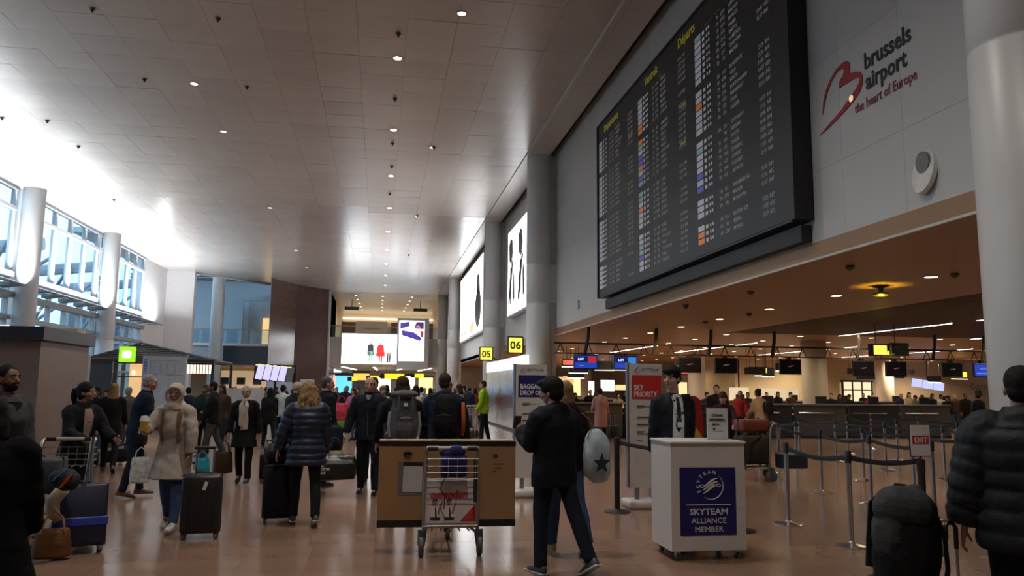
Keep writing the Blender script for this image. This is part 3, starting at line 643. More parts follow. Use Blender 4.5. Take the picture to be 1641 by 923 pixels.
for x in (-3, 3.9):
    q = MB(); q.bb((x - .7, 80, 9.3), (x + .7, 80.6, 9.6)); q.bb((x - .03, 80.2, 9.6), (x + .03, 80.3, HC)); tag(q.build('projector_box', BLACK), 'black box hanging under the mezzanine ceiling on the ' + ('left' if x < 0 else 'right'), 'projector')
text_sign = empty('mezzanine_sign', (-.6, 75.05, 0), 0, 'small dark wording on the cream mezzanine panel', 'sign')
MB().bb((-1.8, .1, 6.15), (1.2, .35, 7.75)).build('panel', cream, text_sign); text('word', 'brussels airport', .26, INK, text_sign, facing((-.9, .09, 7.0), (0, -1, 0)), sx=.9)

# ------------------------------------------------------------------ hanging signs
yel = glow('sign_yellow', (1., .88, .10), 1.7)
def hang_box(lab, c, wdt, h, d, word, size, rods=True, arm=None, m=None):
    t = empty('gate_number_sign', c, 0, lab, 'sign')
    MB().rbox((0, 0, 0), (wdt, d, h), .03).build('case', BLACK, t)
    MB().bb((-wdt / 2 + .05, -d / 2 - .008, -h / 2 + .05), (wdt / 2 - .05, -d / 2 + .01, h / 2 - .05)).build('face', m or yel, t)
    if word: text('number', word, size, mat('sign_ink', (.02, .02, .01), .5, var=0), t, facing((0, -d / 2 - .012, -size * .36), (0, -1, 0)), 'CENTER', ext=.001, bold=.010)
    if arm: MB().tube([(0, 0, 0), arm], .03, 8).build('bracket', BLACKP, t)
    return t
p = fy(825.5, 553, 27.5); hang_box('square yellow number sign 06 by the tall column', p, .58, .62, .2, '06', .40, arm=(5.0 - p.x, 0, 2.72 - p.z))
p = fy(779, 567, 33); hang_box('square yellow number sign 05 left of the sign 06', p, .60, .60, .2, '05', .40, arm=(5.0 - p.x, 0, 2.72 - p.z))
t = empty('exit_direction_sign', fy(1421, 561, 20), 0, 'hanging black and yellow direction sign in the check in hall', 'sign')
MB().bb((-.5, 0, -.17), (.35, .12, .17)).build('case', BLACK, t); MB().bb((-.4, -.01, -.13), (.0, .01, .13)).build('yellow_panel', yel, t); MB().bb((.02, -.012, -.13), (.36, .008, -.02)).build('yellow_strip', yel, t)
MB().bb((0.05, -.16, -.16), (.58, -.03, .2)).build('dark_panel', mat('sign_dark', (.02, .03, .02), .4), t); text('word', 'EXIT', .11, mat('dim_word', (.3, .32, .3), .5, var=0), t, facing((.12, -.17, .03), (0, -1, 0)))
for x in (-.3, .3): MB().cyl((x, .05, .1), (x, .05, HS - t.location.z), .012, 6).build('rod', BLACKP, t)
lampo = lamp('lamp', (0, -.1, -.1), 3, .3, (1, .85, .2), t)
t = empty('ceiling_siren', fz(1411, 458, HS), 0, 'round dark beacon under the copper ceiling, washed in yellow light', 'beacon')
q = MB(); q.lathe([(.14, -.001), (.14, -.02), (.05, -.05), (.04, -.12), (.14, -.14), (.15, -.17), (.1, -.2)], n=22); q.build('dome', mat('beacon_dark', (.03, .025, .02), .4), t, 40)
ly = lamp('lamp', (0, 0, -.45), 9, .15, (1, .75, .05), t, rot=(PI, 0, 0), spread=110)
ceil_items = [(1000, 487, 1), (1203, 467, 0), (1200, 502, 0), (1362, 426, 0)]
for i, (px, py, k_) in enumerate(((1099, 488, 1), (1131, 515, 0), (1200, 502, 0), (1203, 467, 0), (1362, 426, 0), (1530, 438, 0))):
    p = fz(px, py, HS); q = MB(); q.lathe([(.07, 0), (.07, -.03), (.03, -.07 - .03 * k_), (.001, -.08 - .03 * k_)], c=(0, 0, 0), n=16)
    tag(q.build('smoke_detector', mat('detector', (.12, .09, .07), .5), None, 40, p), 'small round detector on the copper ceiling, %s from left' % ordinal(i), 'detector', 'ceiling detectors')

# ------------------------------------------------------------------ truss with monitors over the desks
tr = empty('monitor_truss', (0, 24, 0), 0, 'thin black truss spanning over the check in desks', 'truss')
iron = mat('truss_brown', (.035, .022, .018), .5, .3)
MB().tube([(5.4, .15, 3.04), (21.5, .15, 3.04)], .028, 8).tube([(5.4, .15, 2.72), (21.5, .15, 2.72)], .02, 8).build('rail', iron, tr)
x = 5.6; q = MB()
while x < 21.3:
    q.tube([(x, .15, 3.04), (x - .13, .15, 2.72)], .016, 6); q.tube([(x, .15, 3.04), (x + .13, .15, 2.72)], .016, 6); x += .92
    o = q.build('hanger', iron, tr); q = MB()
for px in (945, 1055, 1143, 1245, 1382, 1503, 1582):
    x = fy(px, 545, 24).x; q = MB(); q.tube([(x, .15, HS), (x - .02, .15, 3.2), (x - .12, .15, 2.7)], [(.06, .04)] * 3, 8, ref=(0, 1, 0)); q.build('suspension', mat('bracket_olive', (.06, .045, .02), .5), tr)
scr_off = mat('screen_off', (.012, .010, .012), .25, var=0); scr_blue = glow('screen_blue', (.02, .06, .5), 1.2); scr_red = glow('screen_red', (.7, .03, .03), 1.); scr_cy = glow('screen_cyan', (.05, .3, .8), 1.); wl = glow('screen_letters', (.9, .95, 1), 1.6)
MON = [(938, 2.67, 2.22, 'lot', 'screen with blue and red panels, leftmost on the truss'), (1002, 2.66, 2.22, 'lot2', 'screen with blue and cyan panels above the priority totem'), (1105, 2.64, 2.16, 'off', 'dark screen hanging right above the young steward'), (1163, 2.64, 2.16, 'off', 'dark screen hanging above the small counter sign'),
       (1266, 2.63, 2.15, 'off', 'dark screen hanging left of the cream column'), (1383, 2.62, 2.12, 'off', 'dark screen hanging right of the cream column, below the yellow sign'), (1435, 2.62, 2.13, 'off', 'dark screen hanging just right of the yellow sign'), (1525, 2.6, 2.14, 'off', 'dark screen hanging left of the blue screen'), (1575, 2.6, 2.14, 'blue', 'blue screen hanging near the right edge of the picture')]
for px, za, zb, kd, lab in MON:
    x = fy(px, 585, 24).x; t = empty('hanging_monitor', (x, 24, (za + zb) / 2), 0, lab, 'monitor', 'monitors on the truss')
    h = za - zb
    MB().rbox((0, 0, 0), (.76, .09, h + .02), .012).build('case', BLACK, t)
    MB().bb((-.36, -.052, -h / 2 + .03), (.36, -.044, h / 2 - .03)).build('screen', scr_off if kd == 'off' else scr_blue, t)
    if kd.startswith('lot'):
        MB().bb((.08, -.056, -.02), (.33, -.05, h / 2 - .05)).build('panel', scr_red if kd == 'lot' else scr_cy, t)
        MB().bb((-.34, -.056, .0), (.06, -.05, h / 2 - .05)).build('panel', glow('screen_navy', (.01, .02, .2), .6), t)
        text('word', 'LOT', .10, wl, t, facing((-.16, -.06, .05), (0, -1, 0)), 'CENTER', bold=.004); text('word', '- - - - -', .06, wl, t, facing((-.14, -.06, -.12), (0, -1, 0)), 'CENTER')
    elif kd == 'blue':
        text('word', 'SKYTEAM', .075, glow('dimtext', (.3, .4, .9), 1.), t, facing((0, -.06, .03), (0, -1, 0)), 'CENTER')
        MB().bb((-.3, -.056, -.12), (.1, -.05, -.09)).build('text_line', glow('dimtext', (.3, .4, .9), 1.), t)
    else: MB().bb((-.1, -.056, -.0), (.02, -.05, .025)).bb((.0, -.056, .02), (.10, -.05, .045)).build('logo', glow('dimlogo', (.45, .2, .2), .5), t)
    MB().bb((-.05, .0, h / 2), (.05, .17, 2.73 - t.location.z)).build('bracket', iron, t)
# ------------------------------------------------------------------ people
def rx(a): return Matrix.Rotation(a, 3, 'X')
def rzm(a): return Matrix.Rotation(a, 3, 'Z')
def skel(s):
    """joints of a figure that faces +Y; angles in degrees, forward positive"""
    H = s.get('H', 1.72) / 1.75; g = math.radians; W = s.get('w', 1.0)
    J = {'k': H, 'W': W}
    L = g(s.get('lean', 3)); t = Vector((0, math.sin(L), math.cos(L))); hip = Vector((0, 0, 0)); J['t'] = t; J['hip'] = hip
    J['chest'] = hip + t * .32 * H; J['neck'] = hip + t * .54 * H
    hy, hp = s.get('head', (0, 0)); hl = L * .45 + g(hp)
    HR = rzm(g(hy)) @ rx(-hl); J['HR'] = HR
    nd = Vector((0, math.sin(L * .6 + g(hp) * .4), math.cos(L * .6 + g(hp) * .4)))
    J['head'] = J['neck'] + nd * .085 * H + (HR @ Vector((0, .022, .07))) * H
    tw = g(s.get('twist', 0))
    for k, sd in ((0, -1), (1, 1)):
        a, kn = s.get('legs', ((2, 2), (-2, 2)))[k]
        a = g(a); kn = g(kn); o = g(s.get('out', 3)) * sd
        h = Vector((sd * .088 * H * W, 0, -.02 * H)); d1 = Vector((math.sin(o), math.sin(a), -math.cos(a))).normalized()
        d2 = Vector((math.sin(o) * .3, math.sin(a - kn), -math.cos(a - kn))).normalized()
        K = h + d1 * .425 * H; A = K + d2 * .41 * H
        fp = (a - kn) * .9 if (a - kn) < g(-12) else 0.
        J['leg%d' % k] = (h, K, A, fp)
        sh = hip + t * .485 * H + (rzm(tw) @ Vector((sd * .172 * H * W, 0, 0)))
        fa, oa, f2, o2 = [g(x) for x in s.get('arms', ((4, 8, 14, 2), (-4, 8, 10, 2)))[k]]
        e1 = Vector((sd * math.sin(oa), math.sin(fa) * math.cos(oa), -math.cos(fa) * math.cos(oa)))
        e2 = Vector((sd * math.sin(o2), math.sin(f2) * math.cos(o2), -math.cos(f2) * math.cos(o2)))
        E_ = sh + e1 * .29 * H; Wr = E_ + e2 * .25 * H
        J['arm%d' % k] = (sh, E_, Wr, e2, sd)
    return J

def hand(mb, wr, d, sd, H, curl=.5, mi=0):
    """palm, four fingers of their own length and a thumb; d = direction of the forearm"""
    d = d.normalized(); side = Vector((0, 1, 0)); side = (side - d * side.dot(d))
    if side.length < .2: side = Vector((0, 0, 1)) - d * d.z
    side.normalize()                                 # from little finger to thumb
    nrm = d.cross(side).normalized() * (-sd)
    if nrm.x * sd > 0: nrm = -nrm                     # towards the body: palm side
    k = H
    mb.tube([wr - d * .03 * k, wr + d * .02 * k, wr + d * .05 * k, wr + d * .09 * k], [(.024 * k, .022 * k), (.028 * k, .017 * k), (.04 * k, .016 * k), (.038 * k, .013 * k)], 10, mi, ref=nrm)
    for i, (ln, of) in enumerate(((.058, -.030), (.073, -.0105), (.080, .0105), (.072, .031))):
        p = wr + d * .088 * k + side * of * k; q = [p - d * .012 * k]; dd = d.copy(); n3 = nrm
        for j in range(3):
            q.append(q[-1] + dd * ln * k * (.45, .32, .25)[j] + (dd * .012 * k if j == 0 else dd * 0))
            dd = (dd * math.cos(curl) + n3 * math.sin(curl)).normalized(); n3 = (n3 - dd * n3.dot(dd)).normalized()
        mb.tube(q, [.0092 * k, .0088 * k, .0080 * k, .0064 * k], 7, mi)
    p = wr + d * .025 * k + side * .03 * k
    mb.tube([p, p + (d * .5 + side * .8 + nrm * .2) * .032 * k, p + (d * .95 + side * .75 + nrm * .5) * .052 * k, p + (d * 1.35 + side * .6 + nrm * .8) * .062 * k], [.013 * k, .0115 * k, .010 * k, .0075 * k], 7, mi)

def head_shape(mb, J, mi=0, fem=False):
    R = J['HR']; c = J['head']; k = J['k']
    def E(o, r, rr=None): mb.ell(c + R @ Vector(o) * k, [x * k for x in r], 18, 12, mi, R if rr is None else R @ rr)
    E((0, -.012, .022), (.074, .094, .088)); E((0, .020, -.018), (.062, .068, .078)); E((0, .036, -.066), (.042 if fem else .047, .047, .040))
    E((0, .060, -.082), (.022, .020, .018))                                   # chin
    mb.tube([c + R @ Vector(q) * k for q in ((0, .080, .016), (0, .096, -.006), (0, .106, -.026), (0, .090, -.034))], [.008 * k, .011 * k, .0145 * k, .010 * k], 8, mi)
    for sd in (-1, 1):
        E((sd * .073, -.008, -.012), (.010, .018, .031), rzm(sd * .3)); E((sd * .036, .062, -.026), (.024, .022, .022))
        E((sd * .030, .076, .030), (.024, .012, .009))
    E((0, .088, -.052), (.022, .013, .011))                                   # lips mound
    mb.tube([J['neck'] - J['t'] * .05 * k, c + R @ Vector((0, -.022, -.055)) * k], [.062 * k, .052 * k], 14, mi)

def person_body(s, J, hi=True):
    mb = MB(); k = J['k']; W = J['W']; t = J['t']
    head_shape(mb, J, 0, s.get('fem', False))
    mb.tube([t * -.08 * k, t * .02 * k, t * .18 * k, t * .36 * k, t * .46 * k, t * .53 * k], [(.14 * k * W, .10 * k), (.15 * k * W, .11 * k), (.125 * k * W, .095 * k), (.15 * k * W, .105 * k), (.14 * k * W, .085 * k), (.05 * k, .05 * k)], 14, ref=(0, 1, 0))
    for i in (0, 1):
        h, K, A, fp = J['leg%d' % i]
        mb.tube([h, (h + K) / 2, K, K + (A - K) * .35, A], [.075 * k, .066 * k, .048 * k, .047 * k, .032 * k], 10)
        mb.ell(A + Vector((0, .04 * k, -.03 * k)), (.03 * k, .09 * k, .03 * k), 8, 6)
        sh, E_, Wr, d, sd = J['arm%d' % i]
        mb.tube([sh, sh + (E_ - sh) * .4, E_, E_ + (Wr - E_) * .3, Wr], [.046 * k, .041 * k, .033 * k, .033 * k, .023 * k], 10)
        if hi: hand(mb, Wr, d, sd, k, s.get('curl', (.55, .55))[i])
        else: mb.tube([Wr, Wr + d * .06 * k, Wr + d * .13 * k, Wr + d * .17 * k], [.022 * k, .034 * k, .03 * k, .014 * k], 7)
    return mb

def make_top(s, J, n=22):
    """coat, jacket or jumper: torso shell, two sleeves, collar, hood"""
    mb = MB(); k = J['k']; W = J['W']; t = J['t']; st = s.get('top', 'jacket'); hem = s.get('hem', -.10); fl = s.get('flare', 0.)
    pf = {'puffer': .016, 'coat': .006, 'jacket': .004, 'suit': 0., 'knit': .002}.get(st, .003) + s.get('fat', 0)
    prof = [(-.04, .182, .122), (.06, .172, .120), (.16, .160, .115), (.27, .176, .125), (.37, .192, .130), (.44, .190, .118), (.485, .155, .098), (.52, .098, .080), (.548, .068, .068)]
    if s.get('fem'): prof = [(-.04, .185, .122), (.06, .165, .112), (.14, .148, .104), (.26, .165, .128), (.35, .176, .128), (.43, .172, .110), (.485, .14, .092), (.52, .088, .074), (.548, .060, .060)]
    path, rad = [], []
    z = hem
    while z < -.05:
        u = (-.04 - z); path.append(Vector((0, fl * u * .1, z * k))); rad.append(((.182 + fl * u) * W * k + pf, (.122 + fl * u) * k + pf)); z += .05
    for q, a, b in prof:
        path.append(t * q * k); rad.append((a * W * k + pf, b * k + pf))
    if st == 'puffer':                                # quilted bulges: resample with many rings
        P2, R2 = [], []; band = s.get('band', .085); acc = 0.
        for i in range(len(path) - 1):
            ln = (path[i + 1] - path[i]).length; m = max(1, int(ln / .014))
            for j in range(m):
                u = j / m; q = abs(math.sin(PI * (acc + ln * u) / band)) ** .6
                if i > len(path) - 4: q = .8
                P2.append(path[i].lerp(path[i + 1], u)); R2.append(tuple((rad[i][x] * (1 - u) + rad[i + 1][x] * u) + (q - .75) * .020 for x in (0, 1)))
            acc += ln
        P2.append(path[-1]); R2.append(rad[-1]); path, rad = P2, R2
    mb.tube(path, rad, n, ref=(0, 1, 0))
    cut = s.get('sleeve', (1., 1.))
    for i in (0, 1):
        sh, E_, Wr, d, sd = J['arm%d' % i]
        w0 = E_ + (Wr - E_) * (cut[i] * .98)
        pts = [sh + Vector((-sd * .06, 0, .0)) * k, sh + (E_ - sh) * .12, sh + (E_ - sh) * .5, E_, E_ + (w0 - E_) * .5, w0]
        rr = [.052, .058, .054, .050, .045, .041]; rr = [r * k + pf * 1.1 for r in rr]
        if s.get('fem'): rr = [r * .92 for r in rr]
        if st == 'puffer':
            P2, R2 = [], []; acc = 0.
            for a in range(len(pts) - 1):
                ln = (pts[a + 1] - pts[a]).length; m = max(1, int(ln / .014))
                for j in range(m):
                    u = j / m; q = abs(math.sin(PI * (acc + ln * u) / .08)) ** .6
                    P2.append(pts[a].lerp(pts[a + 1], u)); R2.append(rr[a] * (1 - u) + rr[a + 1] * u + (q - .75) * .014)
                acc += ln
            P2.append(pts[-1]); R2.append(rr[-1]); pts, rr = P2, R2
        mb.tube(pts, rr, 14)
        mb.ell(sh + Vector((-sd * .035, 0, -.012)) * k, (.066 * k + pf, .064 * k + pf, .058 * k + pf), 12, 8)
    nk = J['neck']
    if s.get('collar', True):
        h = .045 if st != 'puffer' else .06
        mb.tube([nk - t * .035 * k, nk + t * .0 * k, nk + t * h * k], [.078 * k + pf * .6, .07 * k + pf * .6, .066 * k + pf * .6], 16)
    if s.get('hood'):
        mb.ell(nk + Vector((0, -.075, -.035)) * k, (.125 * k, .060 * k, .095 * k), 16, 10)
        mb.ell(nk + Vector((0, -.035, .022)) * k, (.105 * k, .075 * k, .045 * k), 16, 8)
    return mb

def make_bottom(s, J):
    mb = MB(); k = J['k']; W = J['W']; t = J['t']; f = s.get('slim', 1.) * 1.14
    if s.get('bottom') == 'skirt':
        mb.tube([t * .08 * k, Vector((0, 0, -.05)) * k, Vector((0, 0, -.3)) * k, Vector((0, .01, s.get('skirt', -.62))) * k], [(.15 * k, .11 * k), (.18 * k, .13 * k), (.19 * k, .16 * k), (.2 * k, .2 * k)], 18, ref=(0, 1, 0))
        return mb
    mb.tube([t * .10 * k, t * .02 * k, t * -.05 * k, Vector((0, 0, -.10)) * k], [(.150 * k * W, .108 * k), (.165 * k * W, .115 * k), (.168 * k * W, .112 * k), (.12 * k * W, .085 * k)], 16, ref=(0, 1, 0))
    for i in (0, 1):
        h, K, A, fp = J['leg%d' % i]
        mb.tube([h + Vector((0, 0, .03)), h + (K - h) * .25, h + (K - h) * .6, K, K + (A - K) * .4, K + (A - K) * .8, A + (A - K) * .02],
                [.088 * k * f, .086 * k * f, .072 * k * f, .062 * k * f, .058 * k * f, .05 * k * f, .052 * k * f], 14)
    return mb

def shoe_mb(J, i, sole=.02):
    h, K, A, fp = J['leg%d' % i]; k = J['k']; mb = MB(); R = rx(fp)
    prof = [(-.075, .018, .05), (-.06, .032, .082), (-.02, .036, .095), (.03, .037, .088), (.08, .042, .068), (.13, .044, .052), (.17, .036, .044), (.195, .018, .032)]
    rings = []
    for y, hw, ht in prof:
        ring = []
        for a in range(12):
            th = 2 * PI * a / 12; x = math.cos(th) * hw; z = math.sin(th)
            z = (-.075 + (ht * (.5 + .5 * z) if z > -.4 else 0.))
            ring.append(A + R @ Vector((x, y, z)) * k)
        rings.append(ring)
    mb.loft(rings)
    return mb

def hair_mb(s, J):
    k = J['k']; R = J['HR']; c = J['head']; st = s.get('hair', 'short'); mb = MB()
    def E(o, r): mb.ell(c + R @ Vector(o) * k, [x * k for x in r], 18, 12, 0, R)
    def T(pts, rad, ref=None): mb.tube([c + R @ Vector(q) * k for q in pts], [tuple(x * k for x in r) if isinstance(r, tuple) else r * k for r in rad], 14, ref=(0, 1, 0))
    if st == 'short':
        E((0, -.024, .034), (.080, .094, .092)); E((0, -.05, -.02), (.072, .06, .065))
    elif st == 'thick':
        E((0, -.022, .050), (.100, .112, .100)); E((0, -.05, -.015), (.090, .076, .085)); E((0, .055, .088), (.075, .065, .038))
    elif st == 'fringe':
        E((0, -.018, .045), (.090, .104, .092)); E((0, -.045, -.005), (.082, .070, .075)); E((0, .058, .074), (.068, .044, .030))
    elif st == 'bald':
        E((0, -.052, -.012), (.070, .055, .05)); E((-.066, -.01, .01), (.013, .04, .03)); E((.066, -.01, .01), (.013, .04, .03))
    elif st in ('bob', 'curly', 'long', 'pony', 'bun'):
        E((0, -.022, .040), (.087, .100, .092)); E((0, -.04, -.02), (.083, .075, .085))
        if st == 'bob':
            T([(0, -.03, .02), (0, -.035, -.06), (0, -.035, -.13), (0, -.03, -.165)], [(.09, .08), (.105, .085), (.108, .08), (.09, .06)])
        if st == 'curly':
            T([(0, -.03, .03), (0, -.045, -.07), (0, -.055, -.16), (0, -.055, -.24), (0, -.05, -.28)], [(.105, .09), (.132, .09), (.145, .08), (.13, .065), (.08, .04)])
            rnd = random.Random(3)
            for a in range(26):
                th = rnd.uniform(PI * 1.0, PI * 2.0); z = rnd.uniform(-.26, .06); r = .13 if z < -.05 else .10
                E((math.cos(th) * r, -.03 + math.sin(th) * r * .75, z), (.028, .028, .042))
        if st == 'long':
            T([(0, -.03, .03), (0, -.05, -.07), (0, -.065, -.17), (0, -.075, -.30), (0, -.075, -.36)], [(.09, .08), (.10, .07), (.11, .055), (.10, .045), (.06, .03)])
        if st == 'pony':
            T([(0, -.10, .04), (0, -.145, .03), (0, -.155, -.05), (0, -.13, -.14), (0, -.12, -.18)], [.025, .035, .036, .028, .01])
        if st == 'bun': E((0, -.10, .085), (.042, .042, .04))
    elif st == 'cap':
        E((0, -.02, .04), (.083, .1, .085))
    elif st == 'hat':
        E((0, -.01, .06), (.082, .1, .08)); mb.tube([c + R @ Vector((0, -.01, .035)) * k, c + R @ Vector((0, -.01, .048)) * k], [.15 * k, .15 * k], 20)
    elif st == 'hijab':
        E((0, -.024, .028), (.092, .104, .104)); E((0, -.03, -.05), (.085, .082, .09))
        T([(0, -.03, .0), (0, -.018, -.09), (0, .0, -.14), (0, .0, -.19), (0, .0, -.21)], [(.088, .085), (.088, .088), (.118, .108), (.145, .112), (.12, .09)])
        mb.tube([c + R @ Vector((.094 * math.cos(a), .066 + .012 * math.sin(a), -.018 + .10 * math.sin(a))) * k for a in [PI * (-.5 + 2 * j / 20) for j in range(21)]], .022 * k, 8)
        T([(-.04, .06, -.12), (.03, .075, -.15), (.06, .06, -.19)], [.035, .042, .03])
    return mb

def face_parts(s, J, root):
    k = J['k']; R = J['HR']; c = J['head']
    for sd in (-1, 1):
        mb = MB(); mb.ell(c + R @ Vector((sd * .031, .0785, .008)) * k, (.0145 * k, .009 * k, .0075 * k), 10, 6, 0, R)
        mb.ell(c + R @ Vector((sd * .031, .0835, .008)) * k, (.0075 * k, .0055 * k, .0065 * k), 8, 6, 1, R)
        mb.build('eye', [EYEW, EYED], root, 180)
        MB().tube([c + R @ Vector(q) * k for q in ((sd * .014, .092, .028), (sd * .032, .090, .034), (sd * .05, .078, .028))], [.004 * k, .005 * k, .003 * k], 6).build('eyebrow', s['hairm'], root, 180)
    MB().tube([c + R @ Vector(q) * k for q in ((-.024, .086, -.052), (-.008, .099, -.050), (.008, .099, -.050), (.024, .086, -.052))], [.003 * k, .007 * k, .007 * k, .003 * k], 8).build('mouth', LIP, root, 180)
    if s.get('beard'):
        mb = MB(); mb.ell(c + R @ Vector((0, .036, -.072)) * k, (.056 * k, .056 * k, .045 * k), 14, 10, 0, R)
        mb.tube([c + R @ Vector(q) * k for q in ((-.03, .085, -.045), (0, .104, -.038), (.03, .085, -.045))], .008 * k, 8)
        mb.ell(c + R @ Vector((0, .02, -.05)) * k, (.066 * k, .045 * k, .04 * k), 14, 8, 0, R)
        mb.build('beard', s['hairm'], root, 180)
    if s.get('glasses'):
        mb = MB()
        for sd in (-1, 1):
            mb.tube([c + R @ Vector((sd * .033 + .024 * math.cos(a), .100, .006 + .018 * math.sin(a))) * k for a in [2 * PI * j / 14 for j in range(15)]], .003 * k, 6)
            mb.tube([c + R @ Vector(q) * k for q in ((sd * .057, .098, .01), (sd * .076, .0, .012))], .0022 * k, 6)
        mb.tube([c + R @ Vector(q) * k for q in ((-.01, .101, .008), (.01, .101, .008))], .003 * k, 6)
        mb.build('glasses', BLACKP, root, 180)

def front_y(J, s, x, q):
    """front surface of the top at height q along the torso (in units of k)"""
    k = J['k']; W = J['W']
    prof = [(-.5, .2, .14), (-.04, .182, .122), (.06, .172, .120), (.16, .160, .115), (.27, .176, .125), (.37, .192, .130), (.44, .190, .118), (.485, .155, .098), (.52, .098, .080), (.60, .068, .07)]
    for i in range(len(prof) - 1):
        if prof[i][0] <= q <= prof[i + 1][0]:
            u = (q - prof[i][0]) / (prof[i + 1][0] - prof[i][0]); a = prof[i][1] * (1 - u) + prof[i + 1][1] * u; b = prof[i][2] * (1 - u) + prof[i + 1][2] * u
            break
    else: a, b = .15, .1
    a *= W; return b * math.sqrt(max(0.02, 1 - (x / a) ** 2))
def front_patch(J, s, rows, off, back=False, n=8):
    """strip of cloth lying on the chest; rows of (height, x left, x right)"""
    k = J['k']; t = J['t']; u = Vector((0, t.z, -t.y)); sg = -1 if back else 1; mb = MB(); R0, R1 = [], []
    pf = {'puffer': .016, 'coat': .006, 'jacket': .004, 'suit': 0., 'knit': .002}.get(s.get('top', 'jacket'), .003) + s.get('fat', 0)
    for q, a, b in rows:
        R0.append([t * q * k + Vector((x * k, 0, 0)) + u * sg * (front_y(J, s, x, q) * k + pf + off) for x in [a + (b - a) * i / n for i in range(n + 1)]])
        R1.append([t * q * k + Vector((x * k, 0, 0)) + u * sg * (front_y(J, s, x, q) * k + pf - .02) for x in [a + (b - a) * i / n for i in range(n + 1)]])
    rings = [list(r0) + list(r1)[::-1] for r0, r1 in zip(R0, R1)]
    mb.loft(rings)
    return mb

def person(s, loc=None, face=0., label='', group=None, hi=True, vox=None):
    J = skel(s); k = J['k']
    root = empty('person', (0, 0, 0), 0, label, 'person', group)
    vb = vox or (.0065 if hi else .014); vc = (.012 if hi else .022)
    me = person_body(s, J, hi).mesh('body', s.get('skin', SKIN), 180)
    me = remesh(me, vb, 1 if hi else 1, .35 if hi else .4); link('body', me, root)
    me = make_top(s, J).mesh('coat', s['topm'], 180)
    me = remesh(me, vc if s.get('top') != 'puffer' else vc * .8, 7 if s.get('top') != 'puffer' else 2, .6 if hi else .5)
    wrinkle(me, .011 if s.get('top') != 'puffer' else .006, 7, (1, 1, 1.5), s.get('seed', 1))
    tn = s.get('topname', {'suit': 'suit_jacket', 'knit': 'jumper', 'coat': 'coat', 'puffer': 'puffer_jacket'}.get(s.get('top'), 'jacket'))
    top = link(tn, me, root)
    me = make_bottom(s, J).mesh('trousers', s.get('botm', cloth('black_trousers', (.012, .012, .016))), 180)
    me = remesh(me, vc, 3, .6 if hi else .5); wrinkle(me, .009, 6, (1, 1, .5), 4 + s.get('seed', 1))
    link('skirt' if s.get('bottom') == 'skirt' else 'trousers', me, root)
    zmin = 9
    for i in (0, 1):
        mb = shoe_mb(J, i); zmin = min(zmin, min(v[2] for v in mb.v))
        sho = mb.build('shoe', s.get('shoem', mat('black_shoe', (.015, .014, .014), .4)), root, 50)
        if s.get('solem'):
            h, K, A, fp = J['leg%d' % i]; b = MB(); b.rbox(A + rx(fp) @ Vector((0, .06, -.066)) * k, (.088 * k, .275 * k, .022 * k), .011, rot=rx(fp)); b.build('sole', s['solem'], sho, 60)
    hm = hair_mb(s, J)
    if hm.v:
        me = hm.mesh('hair', s['hairm'], 180); me = remesh(me, .008 if hi else .014, 2, .6)
        wrinkle(me, {'curly': .012, 'bob': .006, 'long': .007}.get(s.get('hair'), .004), 26 if s.get('hair') != 'hijab' else 12, (1, 1, .35), 2)
        link({'hijab': 'headscarf', 'hat': 'hat', 'cap': 'knit_cap'}.get(s.get('hair'), 'hair'), me, root)
    if hi and s.get('face', True): face_parts(s, J, root)
    for f in s.get('extra', ()): f(s, J, root)
    z0 = -zmin
    for ch in root.children: ch.location.z += z0
    J['z0'] = z0
    if loc is not None: root.location = (loc[0], loc[1], 0)
    root.rotation_euler = (0, 0, math.radians(face))
    J['root'] = root; J['M'] = Matrix.Translation(root.location) @ Matrix.Rotation(math.radians(face), 4, 'Z') @ Matrix.Translation((0, 0, z0))
    return root, J
def wpt(J, p): return J['M'] @ Vector(p)
def grip(J, i): 
    sh, E_, Wr, d, sd = J['arm%d' % i]
    return wpt(J, Wr + d * .1 * J['k'])

# ---- extras worn on the front
def ex_shirt(s, J, root):
    front_patch(J, s, [(-.04, -.06, .07), (.10, -.06, .07), (.2, -.065, .07), (.3, -.07, .07), (.42, -.07, .065), (.5, -.05, .05), (.535, -.03, .03)], .006).build('shirt', mat('white_shirt', (.72, .74, .76), .7), root, 60)
    front_patch(J, s, [(.505, -.02, .02), (.485, -.014, .014), (.40, -.02, .02), (.22, -.034, .03), (.17, -.005, .005)], .014, n=3).build('tie', cloth('dark_tie', (.02, .022, .035)), root, 40)
    k = J['k']; t = J['t']
    for sd in (-1, 1):
        pts = [t * q * k + Vector((sd * x * k, (front_y(J, s, x, q) + .018) * k, 0)) for q, x in ((.52, .055), (.44, .05), (.36, .03), (.28, .008))]
        MB().tube(pts, .003, 6).build('lanyard', mat('grey_lanyard', (.4, .4, .42), .6), root, 180)
        front_patch(J, s, [(.10, sd * .075 - .01, sd * .075 + .01), (.3, sd * .078 - .016, sd * .078 + .016), (.42, sd * .078 - .026, sd * .078 + .026), (.5, sd * .066 - .016, sd * .066 + .016)], .012, n=3).build('lapel', s['topm'], root, 40)
    MB().rbox(t * .24 * k + Vector((-.012, (front_y(J, s, 0, .24) + .03) * k, 0)), (.075, .006, .055), .003).build('name_badge', PAPER, root)
def ex_vest(m, rows=((.12, -.03, .03), (.3, -.055, .05), (.44, -.06, .055), (.52, -.04, .04)), nm='blouse', off=.006):
    def f(s, J, root): front_patch(J, s, list(rows), off).build(nm, m, root, 60)
    return f
def ex_zip(s, J, root): front_patch(J, s, [(-.05, -.004, .004), (.25, -.004, .004), (.5, -.004, .004)], .008, n=2).build('zip', STEEL, root)
